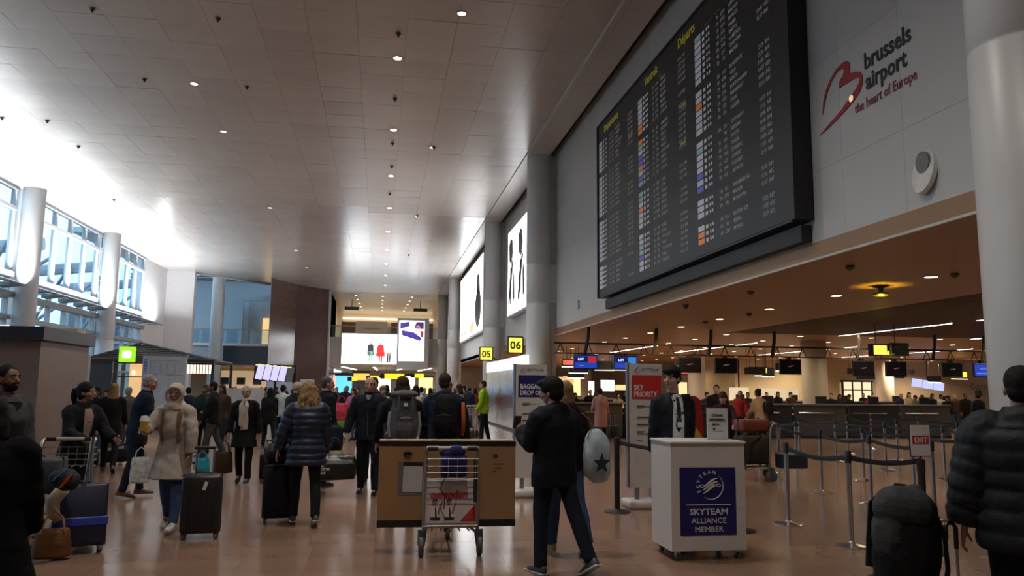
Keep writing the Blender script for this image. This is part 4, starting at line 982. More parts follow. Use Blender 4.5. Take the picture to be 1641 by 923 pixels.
def ex_scarf(m):
    def f(s, J, root):
        k = J['k']; mb = MB(); nk = J['neck']
        mb.tube([nk + Vector((.075 * math.cos(a), .01 + .07 * math.sin(a), .02 + .01 * math.sin(3 * a))) * k for a in [2 * PI * i / 16 for i in range(17)]], .034 * k, 9)
        for sd, L in ((-1, .02), (1, .08)):
            mb.tube([J['t'] * q * k + Vector((sd * x * k, (front_y(J, s, x, q) + .03) * k, 0)) for q, x in ((.52, .04), (.44, .045), (.32, .035), (.2, .04), (L, .045))], [(.03 * k, .02 * k), (.045 * k, .022 * k), (.045 * k, .02 * k), (.048 * k, .018 * k), (.05 * k, .012 * k)], 10, ref=(0, 1, 0))
        me = wrinkle(remesh(mb.mesh('scarf', m, 180), .01, 2, .6), .01, 14, (1, 1, .5)); link('scarf', me, root)
    return f
def ex_strap(m, x=.1, back=False):
    def f(s, J, root):
        for sd in ((-1, 1) if x > 0 else (1,)):
            a = abs(x)
            front_patch(J, s, [(.12, sd * a - .018, sd * a + .018), (.3, sd * a - .018, sd * a + .018), (.45, sd * a - .02, sd * a + .02), (.49, sd * a - .02, sd * a + .02)], .012, back, n=3).build('strap', m, root, 60)
    return f
def ex_bands(m):
    def f(s, J, root):
        k = J['k']; t = J['t']
        for q in (0., .14):
            front_patch(J, s, [(q - .025, -.14, .14), (q + .025, -.14, .14)], .008, n=10).build('reflective_band', m, root)
            front_patch(J, s, [(q - .025, -.14, .14), (q + .025, -.14, .14)], .008, True, n=10).build('reflective_band', m, root)
        for i in (0, 1):
            sh, E_, Wr, d, sd = J['arm%d' % i]; p = E_ + (Wr - E_) * .55
            MB().tube([p, p + d * .05 * k], .058 * k, 14).build('reflective_band', m, root, 60)
    return f
# ------------------------------------------------------------------ check-in desks
dk = mat('desk_panel', (.075, .068, .06), .35, var=.05); dk2 = mat('desk_panel_dark', (.035, .032, .03), .35, var=.05); dsk = mat('desk_cream', (.42, .38, .28), .45)
def desk(x, y, lab, front=dk, tallp=False, grp=None, mon=True, wdt=1.9):
    t = empty('check_in_desk', (x, y, 0), 0, lab, 'desk', grp)
    MB().bb((-wdt / 2, 0, .08), (wdt / 2, .06, 1.12)).build('front_panel', front, t)
    MB().bb((-wdt / 2, -.03, .0), (wdt / 2, .6, .08)).build('plinth', BLACK, t)
    MB().bb((-wdt / 2 - .02, -.05, 1.12), (wdt / 2 + .02, .35, 1.17)).build('shelf', STEEL, t)
    MB().bb((-wdt / 2, .35, .08), (wdt / 2, .8, .80)).build('worktop', dsk, t)
    MB().tube([(-wdt / 2 + .1, -.06, .86), (wdt / 2 - .5, -.06, .86)], .022, 6).build('bump_rail', CHROME, t)
    if mon:
        q = MB(); q.rbox((.3, .45, 1.28), (.42, .05, .3), .01); q.bb((.28, .45, .8), (.32, .5, 1.15)); q.build('desk_screen', BLACK, t)
    return t
d0 = None; n = 0
NM = ('leftmost', 'second from left', 'third from left', 'fourth from left', 'fifth from left', 'sixth from left', 'seventh from left')
for i in range(7):
    x = 7.0 + i * 2.02
    desk(x, 25.2, 'grey fronted check in desk of the front row, ' + NM[i], dk if i % 2 == 0 else dk2, grp='front row check in desks', mon=i > 2)
for i in range(6):
    desk(13.2 + i * 2.6, 33.0, 'cream topped check in desk of the row behind the queue, ' + NM[i], dk2, grp='second row desks')
for i in range(3): desk(7.6 + i * 2.4, 36, 'distant check in desk beyond the priority totem, ' + NM[i], dk2, grp='left back desks')
cw = empty('customs_lettering', (0, 47, 0), 0, 'dark lettering Customs Douane on the cream back wall', 'wall sign')
p = fy(1556, 623, 46.95); text('word', 'Customs - Douane', .52, mat('dim_letters', (.22, .19, .14), .5, var=0), cw, facing((p.x, -.003, p.z), (0, -1, 0)), sx=.95, ext=.004)
t = empty('staff_doorway', (0, 46.8, 0), 0, 'bright framed doorway in the cream back wall left of the cream column', 'doorway')
a, c = fy(1350, 612, 46.8), fy(1398, 650, 46.8)
MB().bb((a.x, 0, 0), (c.x, .15, a.z)).build('opening', glow('door_glow', (1., .8, .5), 1.5), t)
for u in (0, .33, .66, 1): MB().bb((a.x + (c.x - a.x) * u - .04, -.06, 0), (a.x + (c.x - a.x) * u + .04, .1, a.z)).build('post', BLACKP, t)
MB().bb((a.x - .1, -.06, a.z), (c.x + .1, .1, a.z + .12)).build('lintel', BLACKP, t); MB().bb((a.x, -.05, a.z - .55), (c.x, .05, a.z - .49)).build('crossbar', BLACKP, t)
t = empty('wall_screens', fy(1487, 617, 44), 0, 'three small tilted pale blue screens before the cream back wall', 'screens')
for i in range(3): MB().box((-.75 + i * .75, 0, .12 - .1 * i), (.68, .06, .5), rot=Matrix.Rotation(.12, 3, 'Y')).build('screen', glow('screen_lav', (.45, .5, 1.), 1.8), t)
MB().cyl((0, .05, 0), (0, .05, HS - t.location.z), .03, 6).build('rod', BLACKP, t)
# hanging clutter of lit counters deep in the hall
rnd = random.Random(5)
HSG = []
for i in range(26):
    px = rnd.choice((rnd.uniform(893, 1000), rnd.uniform(1065, 1290), rnd.uniform(1335, 1590))); y = rnd.uniform(31, 44); z = rnd.uniform(2.35, 2.85)
    p = fy(px, 600, y); t = empty('hanging_sign', (p.x, y, z), 0, 'small hanging counter sign deep in the check in hall', 'sign', 'hanging counter signs'); HSG.append((px, t))
    wdt = rnd.uniform(.6, 1.1); h = rnd.uniform(.25, .45)
    MB().bb((-wdt / 2, 0, -h / 2), (wdt / 2, .08, h / 2)).build('case', rnd.choice((BLACK, BLACK, BLACKP, mat('sign_brown', (.08, .05, .04), .5))), t)
    if i % 5 == 0: MB().bb((-wdt / 2 + .05, -.01, -h / 2 + .05), (wdt / 2 - .05, 0, h / 2 - .05)).build('face', rnd.choice((glow('face_white', (1, .93, .8), 2.), glow('face_red', (.8, .15, .12), 1.2), glow('face_yellow', (1, .8, .1), 1.8))), t)
    if i % 2 == 0: MB().bb((-wdt / 2, -.02, -h / 2 - .06), (wdt / 2, .05, -h / 2 - .03)).build('light_bar', glow('bar_warm', (1, .85, .6), 5), t)
    for s_ in (-1, 1): MB().cyl((s_ * wdt * .4, .04, h / 2), (s_ * wdt * .4, .04, HS - z), .012, 5).build('rod', BLACKP, t)
for i, (px, t) in enumerate(sorted(HSG, key=lambda a: a[0])): t['label'] = 'small hanging counter sign deep in the check in hall, %s from left' % ordinal(i)
for i, (px, py, y, wd, h, c_, e) in enumerate(((910, 612, 60, 1.5, 1.0, (1, .5, .15), 1.4), (925, 620, 58, .5, 1.3, (1, .75, .35), 1.6), (948, 622, 50, .35, .9, (1, .93, .8), 3), (974, 618, 55, 1.0, .8, (.8, .85, 1), 2.0), (1002, 621, 60, 1.6, .4, (1, .80, .35), 1.4), (1092, 627, 50, .8, 1.2, (1, .8, .4), 1.5), (1200, 624, 48, .8, 1., (1, .85, .6), 2.6), (1225, 624, 50, .7, 1., (1, .9, .7), 3.2), (900, 625, 50, 1.0, 1.6, (1., .75, .45), .8), (1262, 624, 50, .9, 1., (1, .85, .6), 2.), (1185, 640, 44, 1.2, 1.4, (1., .82, .55), 1.0), (1250, 640, 44, 2.4, 1.3, (1., .82, .55), .8))):
    p = fy(px, py, y); t = empty('lit_kiosk', (p.x, y, 0), 0, ['orange glowing shop panel far behind the luggage drop totem', 'narrow golden glowing panel far left in the hall', 'small bright white lamp panel behind the pink coat', 'pale blue bright panel right of the pink coat', 'long yellow light panel beside the priority totem', 'amber glowing panel behind the young steward', 'warm glowing panel behind the beige jumper', 'bright warm panel right of the beige jumper', 'tall cream lit wall panel beside the tall column', 'warm glowing panel left of the cream column', 'low cream lit partition behind the trolley', 'broad cream lit partition left of the cream column'][i], 'lit panel')
    MB().bb((-wd / 2, 0, p.z - h / 2), (wd / 2, .1, p.z + h / 2)).build('panel', glow('panel_%d' % i, c_, e), t)
    MB().bb((-wd / 2 - .1, .02, 0), (wd / 2 + .1, .3, p.z - h / 2)).build('base', mat('kiosk_dark', (.06, .045, .035), .5), t)

# ------------------------------------------------------------------ queue barriers
def stanchion(x, y, lab, black=False, h=.98, grp='chrome queue posts', to=None):
    t = empty('queue_post', (x, y, 0), 0, lab, 'queue post', grp)
    m = BLACK if black else CHROME
    MB().lathe([(.175, 0), (.175, .008), (.16, .018), (.05, .03), (.03, .05)], n=28).build('base', m, t, 40)
    MB().lathe([(.027 if not black else .036, .03), (.027 if not black else .036, h - .12)], n=16).build('pole', m, t, 60)
    MB().lathe([(.034 if not black else .042, h - .13), (.034 if not black else .042, h - .01), (.028, h)], n=16).build('belt_cassette', BLACKP, t, 50)
    if to:
        dx, dy = to[0] - x, to[1] - y; pts = []
        for i in range(9):
            u = i / 8; pts.append((dx * u, dy * u, h - .07 - .06 * math.sin(PI * u) * min(1, math.hypot(dx, dy))))
        MB().tube(pts, [(.0025, .025)] * 9, 4, ref=(0, 0, 1)).build('belt', mat('belt_black', (.014, .014, .016), .6), t)
    return t
A_ = (4.94, 9.06); B2 = (4.92, 7.73); EX = (5.45, 7.3)
stanchion(*A_, 'chrome queue post standing alone left at the start of the near belt', to=B2)
stanchion(*B2, 'chrome queue post in the middle of the near belt', to=EX)
ex = stanchion(*EX, 'black queue post holding the white exit sign', True, .93, grp=None)
q = MB(); q.rbox((0, 0, 1.115), (.235, .02, .33), .008); q.build('sign_frame', BLACK, ex); MB().bb((-.108, -.014, .96), (.108, -.008, 1.27)).build('sign_sheet', PAPER, ex)
MB().bb((-.092, -.018, 1.08), (.092, -.013, 1.165)).build('sign_band', RED, ex); text('word', 'EXIT', .072, PAPER, ex, facing((0, -.021, 1.097), (0, -1, 0)), 'CENTER', bold=.0015); MB().cyl((0, 0, .9), (0, 0, .96), .01, 8).build('sign_stem', BLACKP, ex)
ROWS = [[(7.04, 9.21), (7.03, 10.51), (6.98, 11.72), (7.8, 14.6)], [(8.7, 10.4), (8.67, 11.8), (8.75, 13.28), (8.69, 15.52), (8.7, 17.2)], [(10.45, 11.9), (10.45, 13.34), (10.4, 15.), (10.4, 16.81), (10.4, 18.4)], [(12.1, 13), (12.1, 15), (12.1, 17), (12.1, 19)], [(13.8, 14.5), (13.8, 16.5), (13.8, 18.5), (13.8, 20.5)]]
RN = ('first', 'second', 'third', 'fourth', 'fifth'); PN = ('nearest', 'second', 'third', 'fourth', 'farthest')
for i, r_ in enumerate(ROWS):
    for j, p in enumerate(r_):
        stanchion(*p, 'chrome queue post, %s in the %s belt lane counted from the near left' % (PN[j], RN[i]), to=r_[j + 1] if j + 1 < len(r_) else None)
L1 = (3.14, 10.2)
stanchion(*L1, 'black queue post left of the red priority totem', True, .97, grp=None, to=(4.15, 8.7))
stanchion(4.15, 8.7, 'black queue post hidden behind the white counter', True, .97, grp=None)
for i, (x, y) in enumerate(((5.9, 17.), (6.6, 20.4), (6.2, 15.5), (5.7, 22.))): stanchion(x, y, 'thin chrome queue post near the pink coat, %s' % PN[i], grp='posts near the pink coat', to=None)

# ------------------------------------------------------------------ totems
tw_ = mat('totem_white', (.62, .60, .57), .45, var=.02); LOGO = mat('logo_grey', (.35, .36, .38), .5, var=0)
def emblem(t, x, z, r, m, y, name='emblem'):
    q = MB()
    for k_ in range(3):
        pts = [(x + (-.9 + 1.8 * i / 12) * r * .62, y, z + (.22 * math.sin(-1.2 + 3.6 * i / 12 * 1.0) + .2 * (k_ - 1)) * r + (i / 12 - .5) * r * .45) for i in range(13)]
        q.tube(pts, [r * .075 * (.35 + math.sin(PI * i / 12)) for i in range(13)], 6)
    q.build(name, m, t)
def arc(t, x, z, r, a0, a1, th, m, y):
    q = MB(); q.tube([(x + r * math.cos(math.radians(a0 + (a1 - a0) * i / 20)), y, z + r * math.sin(math.radians(a0 + (a1 - a0) * i / 20))) for i in range(21)], [th * (.3 + .7 * math.sin(PI * i / 20)) for i in range(21)], 6); q.build('ring', m, t)
def totem(x, y, lab, colm, lines, rot=0., size=.100, wdt=.5):
    t = empty('sign_totem', (x, y, 0), rot, lab, 'totem')
    q = MB(); q.rbox((0, 0, .055), (wdt + .08, .42, .11), .03); q.build('base', tw_, t, 40)
    for s_ in (-.12, .12): MB().bb((s_ - .03, -.02, .1), (s_ + .03, .03, .3)).build('support', STEEL, t)
    q = MB(); rings = []
    for z in (.27, 1.96):
        rings.append([Vector((wdt / 2 * math.cos(a) * 1.0, -.028 + .04 * (math.sin(a)) , z)) for a in [2 * PI * i / 20 for i in range(20)]])
    q.bb((-wdt / 2 + .02, -.045, .27), (wdt / 2 - .005, .03, 1.96)); q.build('board', tw_, t)
    q = MB(); q.cyl((-wdt / 2 + .015, -.005, .27), (-wdt / 2 + .015, -.005, 1.97), .035, 14); q.build('edge_profile', STEEL, t, 40)
    MB().bb((-wdt / 2 + .055, -.049, 1.47), (wdt / 2 - .015, -.044, 1.80)).build('colour_panel', colm, t)
    for i, s_ in enumerate(lines): text('word', s_, size, PAPER, t, facing((-wdt / 2 + .085, -.051, 1.595 - i * .092), (0, -1, 0)), bold=.003, sx=.78)
    text('word', 'SKYTEAM', .055, LOGO, t, facing((-.06, -.047, 1.865), (0, -1, 0)), bold=.001, sx=1.1); emblem(t, -.13, 1.885, .05, LOGO, -.048)
    arc(t, -.13, 1.885, .05, -120, 60, .003, LOGO, -.048)
    q = MB()
    for z, a, c in ((1.375, .0, .12), (1.36, .0, .22), (1.345, -.0, .1), (1.22, .03, .2), (1.12, -.0, .22), (1.02, .0, .12), (.99, .03, .18), (.90, .0, .08)): q.bb((-.13 + a, -.048, z), (-.13 + a + c, -.044, z + .008))
    q.build('small_print', INK, t); 
    for z, s_ in ((1.21, 'KENYA AIRWAYS'), (1.11, 'CHECK-IN ONLY'), (1.0, 'DELTA')): text('print', s_, .028, INK, t, facing((-.13, -.05, z), (0, -1, 0)))
    return t
p = fy(1036, 800, 10.4); totem(3.65, 10.55, 'white sign totem with red lettered panel left of the steward', RED, ('SKY', 'PRIORITY'))
totem(2.27, 11.8, 'white sign totem with navy baggage drop panel, behind the man in black', NAVY, ('BAGGAGE', 'DROP OFF'))

# ------------------------------------------------------------------ white counter with emblem
pod = empty('counter_podium', (3.14, 7.25, 0), 0, 'white wheeled counter with navy alliance emblem panel', 'counter')
pw = mat('podium_white', (.66, .65, .64), .4, var=.02)
q = MB(); q.prism([(-.375, 0), (.375, 0), (.375, .55), (-.375, .55)], 1.0, (0, 0, .09), (1, 0, 0), (0, 1, 0)); q.build('cabinet', pw, pod)
MB().rbox((0, .27, 1.10), (.775, .58, .025), .01).build('counter_top', pw, pod)
for x in (-.3, .3):
    for y in (.06, .48):
        q = MB(); q.tube([(x - .012, y, .035), (x + .012, y, .035)], .035, 16); q.build('castor', RUBBER, pod, 50); q = MB(); q.bb((x - .022, y - .02, .04), (x + .022, y + .02, .092)); q.build('castor_fork', STEEL, pod)
MB().bb((-.29, -.006, .235), (.275, .004, .865)).build('emblem_panel', NAVY, pod)
W2 = mat('print_white', (.72, .73, .76), .5, var=0)
def PM(x, z): return facing((x, -.009, z), (0, -1, 0))
text('word', 'SKYTEAM', .080, W2, pod, PM(-.005, .425), 'CENTER', bold=.0015, sx=1.14); text('word', 'ALLIANCE', .072, W2, pod, PM(-.005, .345), 'CENTER', sx=1.08); text('word', 'MEMBER', .072, W2, pod, PM(-.005, .265), 'CENTER', sx=1.08)
MB().bb((-.23, -.010, .512), (.22, -.006, .520)).build('rule_line', W2, pod)
arc(pod, .02, .69, .125, -125, 48, .006, W2, -.009)
for ch, ang in zip('SKYTEAM', (203, 182, 161, 139, 118, 96, 74)):
    a = math.radians(ang); x, z = .02 + .128 * math.cos(a), .69 + .128 * math.sin(a)
    up = Vector((math.cos(a), 0, math.sin(a))); text('letter', ch, .046, W2, pod, facing((x - up.x * .012, -.009, z - up.z * .012), (0, -1, 0), up), 'CENTER', bold=.001)
q = MB()
for dz, ln in ((.030, 1.), (0, 1.1), (-.030, 1.)):
    q.tube([(.015 + (-.075 + .15 * i / 14) * ln, -.010, .692 + dz + .026 * math.sin(-1.4 + 3.4 * i / 14) + (i / 14 - .5) * .03) for i in range(15)], [.0095 * (.25 + math.sin(PI * i / 14)) for i in range(15)], 6)
for sx_, cx_ in ((1, -.068), (-1, .098)):
    q.tube([(cx_ + .022 * math.cos(a), -.010, .69 + (.006 if sx_ < 0 else -.0) + .012 * math.sin(a)) for a in [2 * PI * i / 12 for i in range(13)]], .004, 6)
q.build('wave_emblem', W2, pod)
sg = empty('counter_sign', (3.32, 7.42, 1.115), 0, 'small white airline notice standing on the white counter', 'sign')
MB().bb((-.108, -.006, 0), (.108, .006, .31)).build('sheet', PAPER, sg); MB().bb((-.11, -.008, .31), (.11, .008, .318)).build('top_edge', mat('dark_red', (.12, .03, .03), .5), sg); MB().bb((.108, -.03, 0), (.114, .03, .31)).bb((-.11, -.04, -.004), (.11, .06, .003)).build('acrylic_stand', glass_mat('acrylic'), sg)
for s_, z, a in (('C Kenyaair', .235, -.06), ('AEROMEXICO', .19, -.085), ('DELTA', .14, -.06), ('ita', .10, -.05)): text('print', s_, .026, INK, sg, facing((a, -.009, z), (0, -1, 0)), bold=.0005)
q = MB(); q.bb((-.06, -.008, .225), (.07, -.006, .228)).bb((-.085, -.008, .18), (.085, -.006, .183)).bb((-.05, -.008, .082), (.06, -.006, .085)); q.build('rule_line', INK, sg)

# ------------------------------------------------------------------ luggage
def wheel(mb, c, r, w_, n=18, ax=(1, 0, 0)):
    ax = Vector(ax); c = Vector(c); mb.tube([c - ax * w_ / 2, c - ax * w_ * .3, c + ax * w_ * .3, c + ax * w_ / 2], [r * .86, r, r, r * .86], n)
def suitcase(lab, x, y, rz, w_=.42, h=.62, d=.26, m=None, handle=.36, tilt=0, z=0., band=None, grp=None, ribs=True, tagm=None):
    t = empty('suitcase', (x, y, z), rz, lab, 'suitcase', grp); R = Matrix.Rotation(tilt, 3, 'X')
    m = m or mat('case_black', (.014, .014, .015), .45)
    V = lambda *p: R @ Vector(p)
    MB().rbox(V(0, 0, .06 + h / 2), (w_, d, h), .045, rot=R, n=12, m=8).build('shell', m, t, 50)
    if ribs:
        for i in range(5):
            q = MB(); q.rbox(V(-w_ * .36 + w_ * .18 * i, -d / 2 - .001, .06 + h / 2), (.03, .012, h * .82), .005, rot=R); q.build('rib', m, t)
    MB().rbox(V(0, 0, .06 + h / 2), (w_ + .006, .016, h + .006), .006, rot=R).build('zip_seam', BLACKP, t)
    if handle:
        q = MB()
        for s_ in (-1, 1): q.tube([V(s_ * w_ * .22, d * .32, h * .9), V(s_ * w_ * .22, d * .32, .06 + h + handle)], .011, 8)
        q.build('handle_rods', CHROME, t, 50); q = MB(); q.tube([V(-w_ * .27, d * .32, .06 + h + handle), V(w_ * .27, d * .32, .06 + h + handle)], .018, 10); q.build('grip', BLACKP, t, 50)
    for sx_ in (-1, 1):
        for sy in (-1, 1):
            q = MB(); q.tube([V(sx_ * w_ * .4, sy * d * .36, .03), V(sx_ * w_ * .4, sy * d * .36, .075)], .022, 8); wm_ = q.build('wheel_mount', BLACKP, t)
            q = MB(); wheel(q, V(sx_ * w_ * .4, sy * d * .36, .03), .03, .03); q.build('wheel', RUBBER, wm_, 50)
    q = MB(); q.tube([V(-.08, 0, .06 + h), V(-.06, 0, .085 + h), V(.06, 0, .085 + h), V(.08, 0, .06 + h)], .011, 8); q.build('top_handle', BLACKP, t, 50)
    if band is not None: q = MB(); q.rbox(V(0, 0, .06 + h * .38), (w_ + .02, d + .02, .09), .02, rot=R); q.build('strap_band', band, t)
    if tagm is not None: q = MB(); q.box(V(.04, -d / 2 - .012, .06 + h * .82), (.035, .004, .09), rot=R @ Matrix.Rotation(.3, 3, 'Y')); q.build('luggage_tag', tagm, t)
    return t
def backpack(lab, M, h=.48, w_=.32, d=.20, m=None, lid=True, grp=None, pocket=True, m2=None, ice=False):
    """M: matrix whose +z is up and -y is the outer face"""
    t = empty('backpack', (0, 0, 0), 0, lab, 'backpack', grp); t.matrix_world = M
    m = m or cloth('pack_black', (.013, .013, .015)); m2 = m2 or m
    q = MB(); q.loft([[Vector((w_ / 2 * a * math.cos(th) * (1 if abs(math.cos(th)) < .7 else 1), -d / 2 + d / 2 * b_ * math.sin(th), z)) for th in [2 * PI * i / 18 for i in range(18)]] for z, a, b_ in ((0, .7, .7), (h * .04, .92, .95), (h * .3, 1, 1.05), (h * .65, .96, .95), (h * .88, .82, .75), (h * .98, .55, .45), (h, .3, .2))])
    me = wrinkle(remesh(q.mesh('pack_body', m, 180), .012, 2, .6), .008, 12); link('pack_body', me, t)
    if pocket:
        q = MB(); q.ell((0, -d - .01, h * .30), (w_ * .33, .055, h * .24), 14, 8); me = wrinkle(remesh(q.mesh('front_pocket', m2, 180), .01, 1, .6), .005, 14); link('front_pocket', me, t)
        q = MB(); q.tube([(-w_ * .3, -d - .03, h * .46), (0, -d - .062, h * .49), (w_ * .3, -d - .03, h * .46)], .006, 6); q.build('zip', DARKSTEEL, t)
    if lid:
        q = MB(); q.ell((0, -d * .55, h * .98), (w_ * .50, d * .58, h * .10), 16, 8); me = wrinkle(remesh(q.mesh('lid', m2, 180), .01, 1, .6), .006, 12); link('lid', me, t)
        for s_ in (-1, 1): q = MB(); q.tube([(s_ * w_ * .25, -d * 1.08, h * .95), (s_ * w_ * .25, -d * 1.12, h * .7), (s_ * w_ * .25, -d * 1.08, h * .5)], [(.012, .003)] * 3, 4, ref=(0, 1, 0)); q.build('lid_strap', mat('webbing_grey', (.10, .10, .11), .7), t)
    for s_ in (-1, 1): q = MB(); q.tube([(s_ * w_ * .22, .0, h * .92), (s_ * w_ * .3, .05, h * .8), (s_ * w_ * .3, .05, h * .4), (s_ * w_ * .36, 0, h * .12)], [(.012, .03)] * 4, 6, ref=(1, 0, 0)); q.build('shoulder_strap', m, t, 60)
    q = MB(); q.tube([(-.04, -.02, h * .97), (-.03, -.03, h * 1.05), (.03, -.03, h * 1.05), (.04, -.02, h * .97)], .008, 8); q.build('grab_loop', m, t, 60)
    if ice:
        for s_ in (-1, 1): q = MB(); q.tube([(s_ * w_ * .5, -d * .5, h * .1), (s_ * w_ * .56, -d * .55, h * .35), (s_ * w_ * .5, -d * .5, h * .62)], .022, 8); q.build('side_bottle', mat('bottle_pale', (.35, .36, .37), .3), t, 60)
        q = MB(); q.box((0, -d - .01, h * .77), (.045, .01, .04)); q.build('patch', PAPER, t)
    return t
def duffel(lab, p, rz, L=.6, r=.16, m=None, hgt=.3, grp=None, logo=False):
    t = empty('duffel_bag', p, rz, lab, 'bag', grp); m = m or cloth('duffel_black', (.012, .012, .013), .5)
    q = MB(); q.tube([(-L / 2, 0, r), (-L / 2 + .03, 0, r), (-L * .3, 0, r * 1.0), (L * .3, 0, r * 1.0), (L / 2 - .03, 0, r), (L / 2, 0, r)], [(r * .6, r * .6), (r * .93, r * .93), (r, r), (r, r), (r * .93, r * .93), (r * .6, r * .6)], 18)
    me = wrinkle(remesh(q.mesh('bag_body', m, 180), .012, 2, .6), .012, 9); link('bag_body', me, t)
    for s_ in (-1, 1): q = MB(); q.tube([(-L * .2, s_ * r * .95, r * 1.1), (-L * .17, s_ * r * .7, r * 2), (-.03, 0, r * 2 + hgt), (.03, 0, r * 2 + hgt), (L * .17, s_ * r * .7, r * 2), (L * .2, s_ * r * .95, r * 1.1)], [(.004, .016)] * 6, 6, ref=(0, 1, 0)); q.build('carry_strap', m, t, 60)
    q = MB(); q.tube([(-L * .4, 0, r * 2.0), (L * .4, 0, r * 2.0)], .006, 6); q.build('zip', DARKSTEEL, t)
    if logo:
        for i in range(3): text('word', ('THE', 'NORTH', 'FACE')[i], .05, PAPER, t, facing((-L * .42, -r * 1.03, r * 1.15 - i * .05), (0, -1, 0)), bold=.001, ext=.012)
    return t
def handbag(lab, p, rz, w_=.3, h=.24, d=.12, m=None, strap=.25, name='handbag', grp=None, sm=None):
    t = empty(name, p, rz, lab, 'bag', grp); m = m or cloth('leather_brown', (.045, .022, .014), .5)
    q = MB(); q.loft([[Vector((w_ / 2 * a * (abs(math.cos(th)) ** .6) * (1 if math.cos(th) > 0 else -1), d / 2 * b_ * math.sin(th), z)) for th in [2 * PI * (i + .5) / 16 for i in range(16)]] for z, a, b_ in ((0, .9, .8), (.02, 1, 1), (h * .5, .98, 1.), (h * .9, .88, .6), (h, .84, .3))])
    me = wrinkle(remesh(q.mesh('bag_body', m, 180), .010, 2, .7), .006, 14); link('bag_body', me, t)
    for s_ in (-1, 1): q = MB(); q.tube([(-w_ * .3, s_ * d * .3, h * .85), (-w_ * .22, s_ * d * .15, h + strap * .6), (0, s_ * .01, h + strap), (w_ * .22, s_ * d * .15, h + strap * .6), (w_ * .3, s_ * d * .3, h * .85)], .008, 6); q.build('handle', sm or m, t, 60)
    return t

def airport_cart(lab, x, y, rz, ad=True, adtext='corendon', grp=None):
    """handle and advert at -y, load platform at +y"""
    t = empty('luggage_cart', (x, y, 0), rz, lab, 'luggage cart', grp); gm = mat('cart_metal', (.40, .38, .35), .35, .9)
    for s_ in (-1, 1):
        q = MB(); q.tube([(s_ * .26, 0, .20), (s_ * .262, -.02, .60), (s_ * .25, -.04, .93), (s_ * .25, -.08, 1.01), (s_ * .245, -.13, 1.02)], .017, 10); q.build('upright', gm, t, 60)
        q = MB(); q.tube([(s_ * .27, -.02, .24), (s_ * .28, -.03, .10)], [(.045, .06), (.036, .055)], 10, ref=(0, 1, 0)); q.build('fork', mat('fork_dark', (.06, .06, .06), .5), t, 60)
        q = MB(); wheel(q, (s_ * .28, -.03, .098), .098, .05, 22); q.build('rear_wheel', RUBBER, t, 50)
        q = MB(); q.tube([(s_ * .24, 0, .22), (s_ * .2, .45, .2), (s_ * .06, .85, .17)], .014, 8); q.build('chassis_tube', gm, t, 60)
    q = MB(); q.tube([(-.25, -.13, 1.02), (.25, -.13, 1.02)], .02, 12); q.build('handle_bar', mat('handle_pale', (.45, .42, .36), .4), t, 60)
    for s_ in (-1, 1): q = MB(); q.tube([(s_ * .14, -.13, 1.02), (s_ * .24, -.13, 1.02)], .024, 12); q.build('handle_grip', BLACKP, t, 60)
    q = MB(); wheel(q, (.02, .82, .06), .06, .045, 20); q.build('front_wheel', RUBBER, t, 50); q = MB(); q.bb((-.02, .78, .08), (.06, .86, .18)); q.build('front_fork', DARKSTEEL, t)
    for i in range(5): q = MB(); q.tube([(-.18 + i * .09, 0, .23), (-.15 + i * .075, .5, .215), (-.05 + i * .025, .85, .19)], .009, 6); q.build('platform_bar', gm, t, 60)
    q = MB(); q.tube([(-.26, -.02, .27), (.26, -.02, .27)], .014, 8); q.build('cross_bar', gm, t, 60)
    if ad:
        MB().rbox((0, -.045, .50), (.50, .02, .43), .01).build('advert_frame', mat('ad_grey', (.45, .44, .44), .5), t)
        MB().bb((-.235, -.060, .31), (.235, -.055, .665)).build('advert_sheet', mat('ad_white', (.62, .60, .63), .5, var=.03), t)
    for z in (.74, .80, .86, .93):                     # wire basket
        q = MB(); q.tube([(-.25, -.06, z), (-.24, -.20 + (z - .74) * -.1, z), (.24, -.20 + (z - .74) * -.1, z), (.25, -.06, z)], .0045, 6); q.build('basket_wire', gm, t)
    for i in range(6): q = MB(); q.tube([(-.22 + i * .088, -.06, .735), (-.22 + i * .088, -.19, .74), (-.22 + i * .088, -.215, .94)], .0035, 5); q.build('basket_wire', gm, t)
    return t
cart = airport_cart('luggage cart with red lettered advert carrying the big cardboard box', .72, 7.78, -.03)
text('word', 'corendon', .098, RED, cart, facing((-.205, -.064, .545), (0, -1, 0)), bold=.004, shear=.15, sx=.93)
